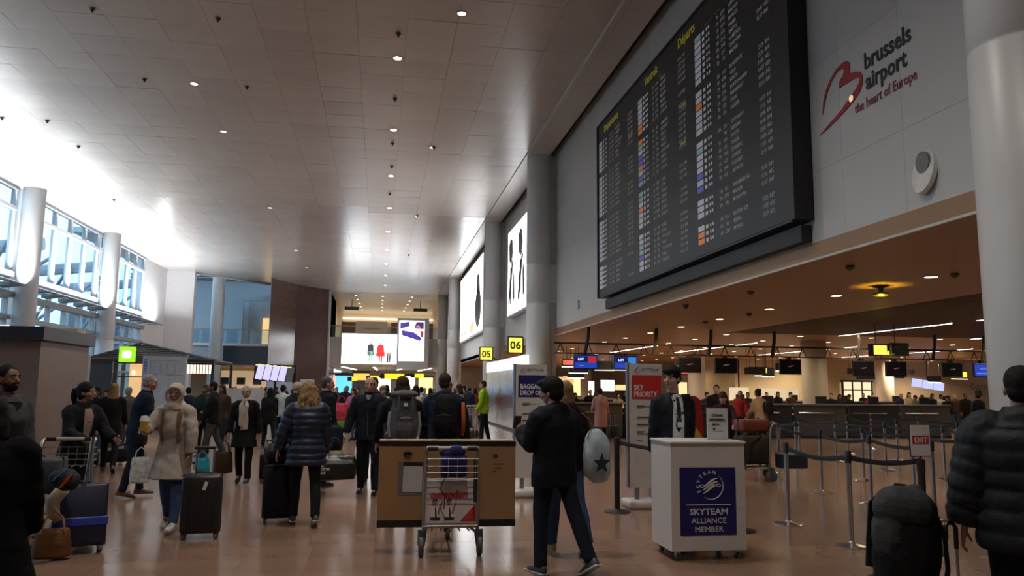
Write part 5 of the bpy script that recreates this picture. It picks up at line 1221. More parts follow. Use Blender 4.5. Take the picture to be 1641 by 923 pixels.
def ad_print(t):
    sk, wh, dkk = mat('print_skin', (.35, .2, .15), .6, var=0), mat('print_shirt', (.72, .70, .72), .6, var=0), INK
    q = MB(); Z = lambda poly, mi, x, d_=.0: q.prism(poly, .001, (x, -.0615 - d_, .335), (1, 0, 0), (0, 0, 1), mi)
    for x, s_ in ((-.155, 1.), (-.02, 1.)):
        Z([(-.045, 0), (.045, 0), (.05, .03), (-.045, .03)], 2, x); Z([(-.045, .03), (.045, .03), (.06, .09), (.03, .13), (-.03, .135), (-.06, .09)], 1, x, .0005); Z(blob(-.005, .165, .024, .03, 10), 0, x, .0005); Z([(-.03, .17), (-.02, .2), (.02, .2), (.022, .18), (-.005, .185)], 2, x, .001)
        Z([(.0, .03), (.018, .03), (.01, .12), (-.002, .12)], 2, x, .001); Z([(.04, .05), (.06, .13), (.075, .16), (.06, .17), (.04, .13), (.02, .07)], 0, x, .001)
    q.build('advert_figures', [sk, wh, dkk], t)
    MB().prism([(.085, 0), (.232, 0), (.232, .16)], .001, (0, -.0615, .325), (1, 0, 0), (0, 0, 1)).build('advert_corner', RED, t)
    q = MB(); q.bb((.03, -.062, .525), (.20, -.0605, .530)).bb((.05, -.062, .49), (.14, -.0605, .494)).bb((.14, -.0625, .355), (.215, -.061, .360)); q.build('small_print', mat('print_grey', (.3, .3, .4), .5, var=0), t)
ad_print(cart)
bx = empty('cardboard_box', (.70, 8.03, .24), -.035, 'large flat cardboard box standing upright on the luggage cart', 'box')
W_, D_, H_ = 1.36, .17, .83
MB().bb((-W_ / 2, -D_ / 2, 0), (W_ / 2, D_ / 2, H_)).build('carton', CARD, bx)
MB().bb((-W_ / 2 - .003, -D_ / 2 - .003, -.004), (W_ / 2 + .003, D_ / 2 + .003, .065)).build('bottom_band', BLACK, bx)
MB().bb((-W_ / 2 - .003, -D_ / 2 - .003, H_ - .05), (W_ / 2 + .003, D_ / 2 + .003, H_ - .005)).build('top_band', BLACK, bx)
MB().bb((-W_ / 2 + .0, -D_ / 2 + .0, H_ - .005), (W_ / 2, D_ / 2, H_ + .008)).build('lid', mat('lid_tan', (.50, .38, .24), .6), bx)
q = MB(); q.rbox((-.40, -D_ / 2 - .001, .70), (.085, .006, .045), .02, n=12, m=8); q.build('hand_hole', BLACK, bx)
MB().bb((-.49, -D_ / 2 - .003, .30), (-.20, -D_ / 2, .63)).build('grey_tape', mat('tape_grey', (.16, .165, .18), .35), bx)
MB().box((-.345, -D_ / 2 - .006, .47), (.19, .003, .27), rot=Matrix.Rotation(.03, 3, 'Y')).build('paper_label', mat('label_white', (.55, .55, .57), .3), bx); MB().box((-.345, -D_ / 2 - .008, .605), (.19, .003, .035), rot=Matrix.Rotation(.03, 3, 'Y')).build('label_header', BLACK, bx)
q = MB(); q.bb((.455, -D_ / 2 - .002, .66), (.50, -D_ / 2, .70)); q.bb((.455, -D_ / 2 - .002, .60), (.56, -D_ / 2, .608)); q.bb((.455, -D_ / 2 - .002, .56), (.55, -D_ / 2, .568)); q.bb((.455, -D_ / 2 - .002, .525), (.485, -D_ / 2, .535)); q.build('box_print', mat('print_brown', (.06, .03, .02), .6, var=0), bx)
b3 = empty('blue_bundle', (.735, 7.64, .75), 0, 'folded dark blue jacket lying in the cart basket', 'jacket')
q = MB(); q.rbox((0, 0, .10), (.26, .10, .2), .03); q.ell((.02, .02, .245), (.085, .07, .055)); q.ell((-.05, .03, .22), (.09, .06, .04)); me = wrinkle(remesh(q.mesh('fabric', cloth('fabric_violet', (.03, .025, .13)), 180), .008, 2, .6), .014, 14); link('fabric', me, b3)
for nm_, pts, rr in (('strap', [(.93, 7.63, .93), (.935, 7.60, .80), (.93, 7.60, .62), (.935, 7.61, .52)], [(.016, .004)] * 4), ('cord', [(.66, 7.64, .77), (.62, 7.62, .70), (.60, 7.62, .64), (.645, 7.61, .58), (.64, 7.61, .46)], [.006] * 5)):
    o = MB().tube([Vector(p) - b3.location for p in pts], rr, 6, ref=(0, 1, 0)).build(nm_, BLACKP, b3)

# second cart in the queue area
c2 = airport_cart('luggage cart with dark cases in the queue area behind the white counter', 7.0, 13.5, 1.2, ad=False)
suitcase('dark suitcase lying upright on the distant luggage cart', 6.75, 13.6, .2, .62, .52, .3, mat('case_olive', (.03, .025, .018), .6), 0, z=.22, ribs=False)
suitcase('red brown suitcase on top of the dark one on the distant cart', 6.75, 13.6, .2, .60, .22, .32, mat('case_rust', (.16, .035, .02), .6), 0, z=.80, ribs=False)
q = MB(); q.rbox((0, 0, .14), (.5, .3, .26), .03); t = tag(q.build('crate', mat('crate_navy', (.015, .022, .05), .5), None, None, (7.35, 13.3, .22)), 'navy blue crate at the foot of the distant luggage cart', 'crate')

# red and yellow stand behind the steward
t = empty('promotional_stand', (4.9, 12.6, 0), 0, 'red curved stand with a yellow band behind the young steward', 'stand')
q = MB(); q.prism([(-.5, .72), (.42, .72), (.5, .9), (.46, 1.42), (.36, 1.5), (-.5, 1.55)], .08, (0, .08, 0), (1, 0, 0), (0, 0, 1)); q.build('red_panel', mat('stand_red', (.33, .02, .02), .5), t)
q = MB(); q.prism([(-.5, 1.62), (-.3, 1.55), (0.05, 1.32), (.30, 1.05), (.48, .80), (.40, .74), (.18, .98), (-.12, 1.22), (-.5, 1.4)], .03, (0, 0.01, 0), (1, 0, 0), (0, 0, 1)); q.build('yellow_band', mat('stand_yellow', (.60, .38, .04), .5), t)
MB().bb((-.5, .0, .62), (.45, .10, .70)).build('yellow_foot', mat('stand_yellow', (.6, .38, .04), .5), t); MB().bb((-.45, .02, 0), (.4, .12, .62)).build('base', BLACK, t)

# ------------------------------------------------------------------ partition between the hall and the desks
t = empty('glass_partition', (5.0, 31.6, 0), 0, 'long steel partition with lit header between white columns and luggage totem', 'partition')
for i in range(5): MB().bb((-.04, -4.9 + i * 1.98, .1), (.04, -2.96 + i * 1.98, 2.30)).build('steel_panel', mat('mirror_steel', (.45, .43, .42), .22, 1.), t)
MB().bb((-.06, -5, 2.32), (.06, 5, 2.76)).build('lit_header', glow('header_white', (1, .97, .95), 1.7), t); MB().bb((-.07, -5, 0), (.07, 5, .1)).build('plinth', BLACK, t)
text('word', 'BRU', .36, mat('header_violet', (.5, .45, .7), .4, emit=(.6, .55, .9), es=.8, var=0), t, facing((-.065, 4.2, 2.36), (-1, 0, 0)), bold=.006)
# row of parked carts beside the man in the bright vest
for i in range(5): airport_cart('parked luggage cart in the row near the man in bright green, ' + NM[i], 2.35 + .17 * i, 24.4 + .35 * i, PI * .62, ad=False, grp='row of parked carts') if i else airport_cart('parked luggage cart nearest in the row near the man in bright green', 2.35, 24.2, PI * .62, grp='row of parked carts')
airport_cart('luggage cart with red lettered advert right of the man in bright green', 4.0, 20.5, .1)
suitcase('orange red suitcase standing left of the row of parked carts', 1.9, 19.5, .3, .5, .68, .3, mat('case_red', (.28, .03, .015), .5), .3)

# ------------------------------------------------------------------ left side kiosks and boards
t = empty('brown_kiosk', (-8.2, 14.2, 0), 0, 'brown kiosk with dark cornice at the left edge of the picture', 'kiosk')
MB().bb((-2.6, 0, 0), (2.6, 2.2, 2.32)).build('wall', mat('kiosk_brown', (.24, .17, .14), .5, var=.05), t); MB().bb((-2.75, -.12, 2.32), (2.68, 2.3, 2.54)).build('cornice', mat('kiosk_cornice', (.035, .035, .05), .45), t)
MB().bb((-1.5, -.03, .2), (1.8, .0, 1.6)).build('wood_front', mat('kiosk_wood', (.22, .10, .04), .5), t)
for i in range(4): MB().rbox((-1.9 + i * 1.2, .3, 2.56), (.5, .12, .04), .02).build('top_lamp', glow('kiosk_lamp', (.8, .9, 1.), 3.), t)
p = fy(95, 600, 20)
t = empty('display_case', (p.x, 20, 0), 0, 'rounded beige display case on brass posts with small gold lights', 'display case')
MB().rbox((0, .2, 2.62), (.72, .6, .62), .12, n=12, m=8).build('hood', mat('hood_beige', (.42, .38, .32), .4, var=.05), t, 60)
for i in range(7): q = MB(); q.ell((-.3 + i * .1, -.12, 2.3 + .03 * (i % 2)), (.025, .025, .02), 8, 6); q.build('lamp_bulb', glow('bulb_gold', (1, .6, .2), 4), t)
brass = mat('brass', (.45, .30, .10), .3, 1.)
for x, y in ((-.62, 0), (-.45, .3), (.36, 0), (-.3, -.1)): MB().cyl((x, y, 0), (x, y, 2.34), .025, 10).build('post', brass, t, 60)
MB().bb((-.06, .0, 1.2), (.50, .5, 2.28)).build('grey_slab', mat('slab_grey', (.33, .36, .38), .5), t); MB().bb((-.8, -.2, 0), (.7, .7, 1.2)).build('counter', mat('slab_beige', (.22, .19, .16), .5), t)
# pavilion with slatted roof
pv = empty('slatted_pavilion', (-8.3, 30, 0), 0, 'shop pavilion with dark slatted roof and green square sign', 'pavilion')
slm = mat('slat_black', (.02, .022, .025), .5)
ridge = Vector((-.65, 1.6, 3.16)); cor = [Vector((-2.1, 0, 2.48)), Vector((2.3, 0, 2.48)), Vector((2.3, 3.6, 2.48)), Vector((-2.1, 3.6, 2.48))]
for k_, (a, c) in enumerate(((0, 1), (1, 2), (3, 0))):
    A, B3 = cor[a], cor[c]
    for i in range(9):
        u = i / 9.5; q = MB(); q.tube([A.lerp(ridge, u), B3.lerp(ridge, u)], [(.02, .03)] * 2, 4); q.build('roof_slat', slm, pv)
for c_ in cor: q = MB(); q.tube([c_, ridge], .035, 6); q.build('hip_rafter', slm, pv); q = MB(); q.bb((c_.x - .05, c_.y - .05, 0), (c_.x + .05, c_.y + .05, 2.48)); q.build('post', slm, pv)
for a, c in ((0, 1), (1, 2), (2, 3), (3, 0)): q = MB(); q.tube([cor[a], cor[c]], .06, 6); q.build('eaves_beam', slm, pv)
MB().bb((-2.05, .1, 1.0), (-1.15, .2, 2.42)).build('dark_wall', mat('pav_dark', (.045, .05, .06), .5), pv)
MB().bb((-1.3, 2.6, .9), (.1, 2.7, 2.40)).build('back_wall', glow('pav_warm', (1., .60, .28), 1.1), pv)
MB().bb((-1.3, 1.2, 1.86), (.3, 1.26, 1.90)).build('shelf', slm, pv)
for i in range(4): q = MB(); q.ell((-1.1 + i * .4, 2.4, 2.05), (.06, .06, .09), 10, 6); q.build('pendant_lamp', glow('pendant', (1., .75, .4), 8), pv); 
for i in range(8): MB().bb((1.3 + i * .11, .5, 2.02), (1.37 + i * .11, .55, 2.34)).build('lit_slot', glow('slot_warm', (1, .8, .55), 2.4), pv)
MB().bb((-2.0, .1, 0), (2.2, .7, 1.0)).build('counter', mat('pav_counter', (.08, .07, .07), .5), pv)
MB().rbox((-.62, -.1, 2.66), (.56, .12, .56), .04).build('sign_case', glow('sign_green', (.40, .9, .02), 1.3), pv); MB().rbox((-.62, -.165, 2.66), (.30, .02, .26), .05).build('sign_centre', glow('sign_cream', (.9, 1., .6), 2.4), pv)
mp = empty('map_board', (fy(263, 600, 24).x, 24, 0), .05, 'tall white information board with line drawing before the pavilion', 'information board')
zt = fy(263, 570, 24).z; hw = (fy(298, 600, 24).x - fy(228, 600, 24).x) / 2
MB().bb((-hw, 0, .4), (hw, .08, zt)).build('panel', mat('board_pale', (.56, .58, .62), .45), mp); MB().bb((-hw, -.05, 0), (-hw + .1, .13, .4)).bb((hw - .1, -.05, 0), (hw, .13, .4)).build('foot', STEEL, mp); MB().bb((-hw - .02, -.01, zt), (hw + .02, .09, zt + .03)).build('top_trim', STEEL, mp)
q = MB(); 
for x0_, z0_, x1_, z1_ in ((-.38, .14, .3, .14), (-.38, .52, .3, .52), (-.38, .14, -.38, .52), (.3, .14, .3, .52), (-.5, .56, -.2, .56), (.05, .56, .5, .56)): q.bb((x0_ - .004, -.006, zt - z0_ - .006), (x1_ + .004, 0, zt - z1_ + .006))
for i in range(12): q.tube([(-.3 + (i % 4) * .17, -.004, zt - .2 - .1 * (i // 4)), (-.24 + (i % 4) * .17, -.004, zt - .25 - .1 * (i // 4)), (-.27 + (i % 4) * .17, -.004, zt - .28 - .1 * (i // 4))], .005, 4)
q.build('line_drawing', mat('drawing_grey', (.16, .18, .22), .5, var=0), mp)
q = MB(); [q.bb((-.56, -.006, zt - .14 - .05 * i), (-.47, 0, zt - .11 - .05 * i)) for i in range(8)]; q.build('key_marks', mat('drawing_blue', (.10, .2, .45), .5, var=0), mp)
# slanted flight monitors in front of the stone tower
fm = empty('flight_monitors', (fy(441, 596, 30).x, 30, fy(441, 596, 30).z), 0, 'row of five tilted lavender flight monitors before the stone tower', 'monitors')
for i in range(5):
    q = MB(); q.box((-.54 + i * .27, 0, -.02 * i), (.235, .05, .56), rot=Matrix.Rotation(.20, 3, 'Y')); q.build('screen', glow('screen_lavender', (.62, .58, 1.), 1.6) if i < 4 else mat('screen_pale', (.25, .25, .24), .4), fm)
    q = MB(); q.box((-.60 + i * .27, -.027, .25 - .02 * i), (.20, .006, .04)); q.build('header', glow('header_yel', (1, .8, .2), 1.4), fm)
MB().box((0, .06, -.04), (1.5, .06, .62), rot=Matrix.Rotation(.02, 3, 'Y')).build('back_plate', BLACK, fm); MB().cyl((0, .1, -.2), (0, .1, -fm.location.z), .05, 10).build('pole', BLACK, fm)
for px, py, y, w_, h_, lab in ((378, 650, 24, .9, 1.0, 'white notice board on the floor behind the woman with the pale scarf'), (408, 648, 25, .5, 1.0, 'small white notice board right of the woman with the pale scarf'), (492, 620, 30, .5, .55, 'pale grey notice on the brown stone tower')):
    p = fy(px, py, y); t = empty('notice_board', (p.x, y, 0), 0, lab, 'notice board'); MB().bb((-w_ / 2, 0, p.z - h_ / 2), (w_ / 2, .05, p.z + h_ / 2)).build('panel', mat('notice_white', (.6, .6, .58), .5), t)
    MB().bb((-.03, .01, 0), (.03, .04, p.z)).build('leg', STEEL, t); MB().bb((-w_ / 2 + .05, -.004, p.z - h_ / 2 + .08), (w_ / 2 - .05, 0, p.z - h_ / 2 + .2)).build('print_band', mat('print_tan', (.4, .25, .1), .5), t)
yg = [(632, 603, 77, 1.9, .5, 'wide yellow hanging sign in the distance below the adverts'), (600, 607, 78, .8, .6, 'yellow hanging sign left of the wide yellow sign'), (672, 602, 77, .9, .4, 'yellow hanging sign under the tall advert'), (568, 607, 77, .5, .4, 'amber hanging sign in the distance, left')]
for px, py, y, w_, h_, lab in yg:
    p = fy(px, py, y); p.z = min(p.z, 3.2); t = empty('yellow_sign', p, 0, lab, 'sign'); MB().bb((-w_ / 2, 0, -h_ / 2), (w_ / 2, .1, h_ / 2)).build('panel', glow('sign_yellow_far', (1, .8, .02), 1.6), t); MB().bb((-w_ / 2 - .4, .02, -h_ / 2), (-w_ / 2, .1, h_ / 2)).build('dark_end', BLACK, t)
    for s_ in (-1, 1): MB().cyl((s_ * w_ * .4, .05, 0), (s_ * w_ * .4, .05, (HC if y < 75 else HS) - p.z), .015, 5).build('rod', DARKSTEEL, t)
# ------------------------------------------------------------------ who stands where
H_BLK = mat('hair_black', (.012, .010, .009), .75, spec=.18, var=.2, scale=60, bump=.4, bscale=120); H_BRN = mat('hair_brown', (.05, .028, .016), .75, spec=.18, var=.25, scale=60, bump=.4, bscale=120)
H_BLD = mat('hair_blonde', (.30, .19, .09), .75, spec=.18, var=.35, scale=40, bump=.5, bscale=90); H_GRY = mat('hair_grey', (.32, .31, .30), .75, spec=.18, var=.2, scale=60, bump=.3, bscale=120); H_DB = mat('hair_dark_blonde', (.22, .15, .08), .75, spec=.18, var=.3, scale=50, bump=.4, bscale=100)
JEAN = cloth('jeans_blue', (.045, .085, .17)); JEAN2 = cloth('jeans_dark', (.016, .022, .035)); TBLK = cloth('trousers_black', (.009, .009, .011)); TNAVY = cloth('trousers_navy', (.012, .016, .026)); KHAKI = cloth('trousers_khaki', (.075, .068, .035)); GREYT = cloth('trousers_grey', (.07, .07, .075))
SH_B = mat('shoe_black', (.012, .012, .012), .4); SH_BR = mat('shoe_brown', (.13, .06, .03), .5); SH_W = mat('shoe_white', (.55, .53, .48), .6); SH_BG = mat('shoe_beige', (.50, .44, .34), .6)
C_BLK = cloth('coat_black', (.010, .010, .012)); C_NAVY = cloth('coat_navy', (.010, .015, .032)); C_BEIGE = cloth('coat_beige', (.42, .37, .32)); C_GREY = cloth('coat_grey', (.09, .09, .095))
P_NAVY = mat('puffer_navy', (.012, .020, .048), .5, var=.1, bump=.1); P_BLK = mat('puffer_black', (.012, .014, .016), .5, var=.1, bump=.15, bscale=30)
SCARF = cloth('scarf_cream', (.55, .50, .42)); HIJ = cloth('scarf_beige', (.50, .42, .37))

# 1 woman in grey beige coat walking towards the camera
p = fz(270, 850)
_, Jh = person(dict(H=1.60, w=.96, fem=True, lean=2, top='coat', hem=-.34, flare=.28, fat=.022, topm=C_BEIGE, botm=JEAN, hairm=HIJ, hair='hijab', skin=SKIN2, shoem=SH_W, collar=True, slim=.95, seed=3,
    legs=((14, 6), (-10, 14)), arms=((16, 16, 4, 2), (30, 22, 96, -18)), head=(6, 4), extra=[ex_strap(cloth('strap_tan', (.16, .10, .05)), .10)], topname='coat'), p, 172, 'woman in light headscarf and long beige coat holding a yellow cup')
g_ = grip(Jh, 1)
t = empty('drink_cup', (g_.x, g_.y - .01, g_.z - .03), 0, 'yellow and white takeaway cup in the hand of the woman in the beige coat', 'cup')
MB().lathe([(.034, 0), (.045, .11)], n=20).build('cup_body', mat('cup_yellow', (.70, .42, .02), .5), t, 60); MB().lathe([(.047, .105), (.047, .12), (.04, .135), (.036, .16), (.001, .165)], n=20).build('lid', mat('cup_lid', (.75, .75, .72), .5), t, 50)
p = fz(320, 862); suitcase('black ribbed suitcase pulled by the woman in the beige coat', p.x, p.y, .1, .40, .60, .27, tagm=PAPER, handle=.27)
p = fz(323, 767); t = handbag('turquoise bag behind the black ribbed suitcase', (p.x, p.y, .005), .2, .26, .34, .16, cloth('bag_teal', (.02, .28, .36)), .12, 'tote_bag')
p = fz(231, 795); handbag('white printed paper bag beside the navy coated grey haired man', (p.x - .0, p.y - .3, .22), .3, .26, .36, .12, mat('paper_bag', (.50, .52, .52), .6, var=.35, scale=18), .14, 'paper_bag')
p = fz(268, 822); suitcase('small blue suitcase behind the legs of the woman in the beige coat', p.x + .05, p.y + .6, .2, .3, .42, .2, mat('case_blue', (.02, .05, .12), .5), 0)
# 2 navy coat man
p = fz(212, 797)
_, J2 = person(dict(H=1.74, lean=10, top='coat', hem=-.22, fat=.014, topm=C_NAVY, botm=TNAVY, hairm=H_GRY, hair='short', shoem=SH_BR, legs=((8, 4), (-6, 8)), arms=((10, 10, 40, -8), (14, 6, 50, -4)), head=(-6, 4), seed=5), p, -72, 'grey haired man in a long navy coat and brown shoes seen from the side')
p = fz(262, 790); person(dict(H=1.62, fem=True, w=.94, lean=4, top='coat', hem=-.25, topm=cloth('coat_cream', (.46, .42, .36)), botm=JEAN2, hairm=H_BLD, hair='bob', arms=((20, 10, 70, -10), (20, 10, 60, -8)), head=(20, 6)), (p.x, p.y + .5), 150, 'blonde woman in cream jacket half hidden behind the woman in the headscarf', hi=True)
p = fz(186, 745); duffel('dark wheeled holdall with grey stripe trailing behind the navy coated man', (p.x, p.y, .05), .5, .55, .19, cloth('holdall_dark', (.025, .028, .032)), .12)
q = MB(); q.tube([(p.x - .25, p.y - .35, .30), (p.x + .18, p.y - .18, .36)], [(.012, .03)] * 2, 6); tag(q.build('pull_handle', mat('handle_grey', (.35, .36, .37), .5)), 'grey pull strap lying on the dark wheeled holdall', 'strap')
# 3 woman with pale scarf
p = fz(388, 775)
_, J3 = person(dict(H=1.58, fem=True, w=.95, lean=3, top='coat', hem=-.30, flare=.2, fat=.012, topm=C_BLK, botm=TBLK, hairm=H_GRY, hair='short', legs=((10, 5), (-8, 12)), arms=((-6, 14, 4, 6), (4, 16, 10, 4)), head=(0, 3), glasses=True, extra=[ex_scarf(SCARF), ex_vest(cloth('top_grey', (.28, .26, .25)), ((.02, -.05, .05), (.2, -.05, .05), (.4, -.05, .05)))]), p, 176, 'older woman in black coat with pale scarf and glasses carrying a brown bag')
g_ = grip(J3, 1); handbag('soft brown leather bag carried by the woman with the pale scarf', (g_.x - .05, g_.y, g_.z - .56), .4, .30, .34, .16, None, .2)
g_ = grip(J3, 0); suitcase('small black trolley bag pulled by the woman with the pale scarf', g_.x + .2, g_.y + .25, .2, .42, .40, .25, cloth('trolley_black', (.012, .012, .013)), .22, ribs=False)
# 4 navy puffer woman
p = fz(486, 842)
_, J4 = person(dict(H=1.63, fem=True, w=1.06, lean=4, top='puffer', band=.075, hem=-.22, fat=.022, flare=.15, topm=P_NAVY, botm=TBLK, hairm=H_BLD, hair='curly', shoem=mat('trainer_dark', (.03, .03, .035), .5), solem=SH_W, legs=((10, 4), (-8, 14)), arms=((2, 20, 8, 12), (6, 12, 30, 0)), head=(10, 4), face=False, slim=.98), p, 10, 'woman with curly blonde hair in a long navy quilted coat seen from behind')
p = fz(446, 838); suitcase('tall black fabric suitcase beside the woman in the navy quilted coat', p.x, p.y + .05, .15, .40, .60, .26, cloth('fabric_case', (.012, .013, .016)), .0, ribs=False)
duffel('small black bag lying on top of the tall black fabric suitcase', (p.x, p.y + .05, .68), .3, .40, .12, None, .10)
# 5 bald man and the grey haired man behind
p = fz(463, 762); person(dict(H=1.70, lean=8, top='jacket', fat=.02, hem=-.14, topm=C_BLK, botm=cloth('trousers_brown', (.03, .025, .022)), hairm=H_GRY, hair='bald', arms=((0, 12, 20, 0), (10, 10, 40, -4)), head=(0, 0)), p, -50, 'bald man in a black jacket behind the woman with curly blonde hair')
p = fz(515, 778); person(dict(H=1.77, lean=2, top='jacket', fat=.02, topm=C_BLK, botm=TBLK, hairm=mat('hair_dark_grey', (.09, .085, .08), .75, spec=.18, var=.2), hair='short', arms=((0, 10, 14, 2), (0, 10, 14, 2)), head=(-20, 0)), p, -60, 'dark grey haired man in black jacket looking right, behind the quilted coat')
# 6 man with duffel
p = fz(588, 792)
_, J6 = person(dict(H=1.77, w=1.03, lean=4, top='jacket', fat=.02, hem=-.14, topm=cloth('jacket_dark_navy', (.012, .015, .022)), botm=TNAVY, hairm=H_BRN, hair='bald', legs=((4, 4), (-4, 8)), sleeve=(.45, 1.), arms=((22, 4, 18, -10), (-2, 20, 12, 12)), head=(4, 6), extra=[ex_zip, ex_vest(cloth('tee_grey', (.25, .25, .27)), ((.47, -.012, .012), (.50, -.03, .03), (.54, -.04, .04)), 'tee_shirt', .01)]), p, 172, 'balding man in a dark zipped jacket holding a big black duffel bag')
g_ = grip(J6, 1); duffel('big black duffel bag with white lettering held by the balding man', (g_.x - .12, g_.y - .02, g_.z - .60), .1, .62, .19, mat('duffel_gloss', (.012, .012, .013), .35, bump=.1), .24, logo=True)
p = fz(557, 786); person(dict(H=1.77, lean=3, top='jacket', topm=cloth('jacket_blue', (.015, .035, .07)), botm=TNAVY, hairm=H_BRN, hair='short', hood=True, arms=((4, 14, 10, 8), (4, 12, 10, 8)), head=(0, 0)), (p.x + .35, p.y + .9), 168, 'brown haired man in a blue jacket half hidden behind the balding man')
backpack('dark blue rucksack hanging beside the hip of the balding man', Matrix.Translation((J6['root'].location.x - .52, J6['root'].location.y + .5, .62)), .38, .26, .16, cloth('pack_blue', (.012, .02, .04)), False)
# 7 woman with grey rucksack
p = fz(640, 830)
_, J7 = person(dict(H=1.74, fem=True, w=1.05, lean=3, top='jacket', fat=.012, topm=C_BLK, botm=GREYT, hairm=H_BRN, hair='bob', arms=((6, 20, 24, 4), (6, 20, 24, 4)), face=False, legs=((3, 3), (-3, 3))), p, 4, 'woman with wavy brown hair wearing a large grey rucksack, behind the cardboard box')
backpack('large grey hiking rucksack with pale logo patch on the woman by the cardboard box', J7['M'] @ Matrix.Translation((0, -.15, .02)), .58, .34, .24, cloth('pack_grey', (.11, .11, .125)), True, ice=True)
# 8 man in navy hood with black rucksack
p = fz(708, 822)
_, J8 = person(dict(H=1.80, w=1.04, lean=3, top='jacket', fat=.022, hood=True, topm=C_NAVY, botm=KHAKI, hairm=H_BRN, hair='short', arms=((6, 14, 20, 4), (6, 14, 20, 4)), face=False, head=(-10, 0)), p, -12, 'man in a navy hooded jacket with a black rucksack, right of the grey rucksack')
backpack('black rucksack worn by the man in the navy hooded jacket', J8['M'] @ Matrix.Translation((.05, -.16, .06)), .50, .32, .20, None, False)
q = MB(); q.tube([(0, 0, 0), (.01, 0, .18), (0, 0, .42)], [.022, .028, .02], 12); t = tag(q.build('rolled_mat', cloth('roll_orange', (.42, .10, .02)), None, 180, tuple(J8['M'] @ Vector((.27, -.2, .04)))), 'orange roll strapped beside the black rucksack', 'roll')
# 9 hi-vis man
p = fz(775, 709)
_, J9 = person(dict(H=1.83, lean=2, top='jacket', fat=.02, hem=-.12, topm=cloth('hivis_green', (.30, .55, .02)), botm=TNAVY, hairm=H_BRN, hair='short', arms=((8, 8, 30, -4), (4, 8, 20, 0)), head=(0, 4), extra=[ex_bands(mat('reflective_grey', (.6, .62, .6), .3, .2))], legs=((6, 4), (-6, 6))), p, 75, 'man in a bright green reflective jacket standing sideways by the luggage carts')
# 10 man in black, foreground
p = fz(888, 918)
_, J10 = person(dict(H=1.70, w=1.08, lean=1, twist=10, top='jacket', fat=.030, hem=-.17, hood=True, topm=mat('jacket_blackblue', (.008, .010, .015), .75, spec=.15, var=.1, bump=.15), botm=TNAVY, hairm=H_BLK, hair='thick', shoem=mat('trainer_blue', (.04, .05, .07), .5), solem=SH_W, legs=((6, 8), (-20, 12)), out=4, arms=((14, 14, 118, -16), (-4, 14, 10, 6)), head=(30, 8), curl=(.75, .6), face=True), p, 24, 'dark haired man in a black jacket in the foreground looking at his phone')
g_ = grip(J10, 0)
t = tag(MB().rbox((0, 0, 0), (.07, .008, .145), .004, rot=Matrix.Rotation(.6, 3, 'X')).build('phone', BLACK, None, None, (g_.x - .02, g_.y + .02, g_.z + .03)), 'dark phone in the hand of the man in the black jacket', 'phone')
# 11 woman behind him
p = fz(897, 905)
_, J11 = person(dict(H=1.66, fem=True, w=.95, lean=2, top='jacket', fat=.02, hood=True, topm=cloth('jacket_plum', (.035, .014, .020)), botm=JEAN, hairm=H_DB, hair='long', shoem=SH_BG, legs=((10, 4), (-12, 12)), arms=((4, 10, 10, 4), (0, 16, 10, 6)), face=False, head=(-10, 0)), (p.x + .16, p.y + .42), 16, 'woman with long brown hair and plum hooded jacket hidden behind the man in black')
g_ = wpt(J11, Vector((.26, -.10, .18)))
t = empty('plush_bag', (g_.x + .02, g_.y, g_.z - .38), .3, 'pale blue and white soft bag with a dark star hanging behind the man in black', 'bag')
q = MB(); q.ell((0, 0, .24), (.17, .10, .27), 18, 12); q.ell((.05, .0, .12), (.13, .09, .13), 14, 10); me = wrinkle(remesh(q.mesh('bag_body', cloth('plush_blue', (.42, .54, .60)), 180), .012, 2, .5), .018, 7); link('bag_body', me, t)
q = MB(); q.prism([(.10 * (1 if i % 2 == 0 else .42) * math.cos(2 * PI * i / 10 + .3), .10 * (1 if i % 2 == 0 else .42) * math.sin(2 * PI * i / 10 + .3)) for i in range(10)], .012, (-.01, -.115, .18), (1, 0, 0), (0, 0, 1)); q.build('star', cloth('plush_dark', (.03, .04, .05)), t)
MB().tube([(0, 0, .48), (-.08, .0, .60), (-.16, 0, .66)], [(.014, .004)] * 3, 6).build('strap', mat('strap_pale', (.5, .5, .45), .6), t)
# 12 steward
p = fz(1085, 874)
_, J12 = person(dict(H=1.86, w=.96, lean=0, top='suit', fat=.004, hem=-.16, topm=cloth('suit_black', (.012, .013, .018), .7), botm=TBLK, hairm=H_BLK, hair='fringe', skin=SKIN, collar=False, legs=((1, 1), (-1, 1)), arms=((-6, 7, -14, -2), (-6, 7, -14, -2)), head=(-50, 4), extra=[ex_shirt]), (p.x - .02, p.y), 183, 'young steward in dark suit, white shirt and tie standing behind the white counter')
# 13 right foreground man
p = fy(1642, 700, 3.75)
_, J13 = person(dict(H=1.755, w=1.14, lean=2, top='puffer', band=.105, hem=-.16, fat=.036, hood=True, topm=mat('puffer_graphite', (.012, .015, .018), .6, spec=.25, var=.1, bump=.2, bscale=40), botm=TBLK, hairm=H_BLK, hair='short', arms=((-2, 14, 6, 8), (4, 14, 8, 4)), face=False, head=(-4, 0), skin=SKIN), (p.x - .0, 3.75), -34, 'man in a black quilted jacket seen from behind at the right edge', vox=.006)
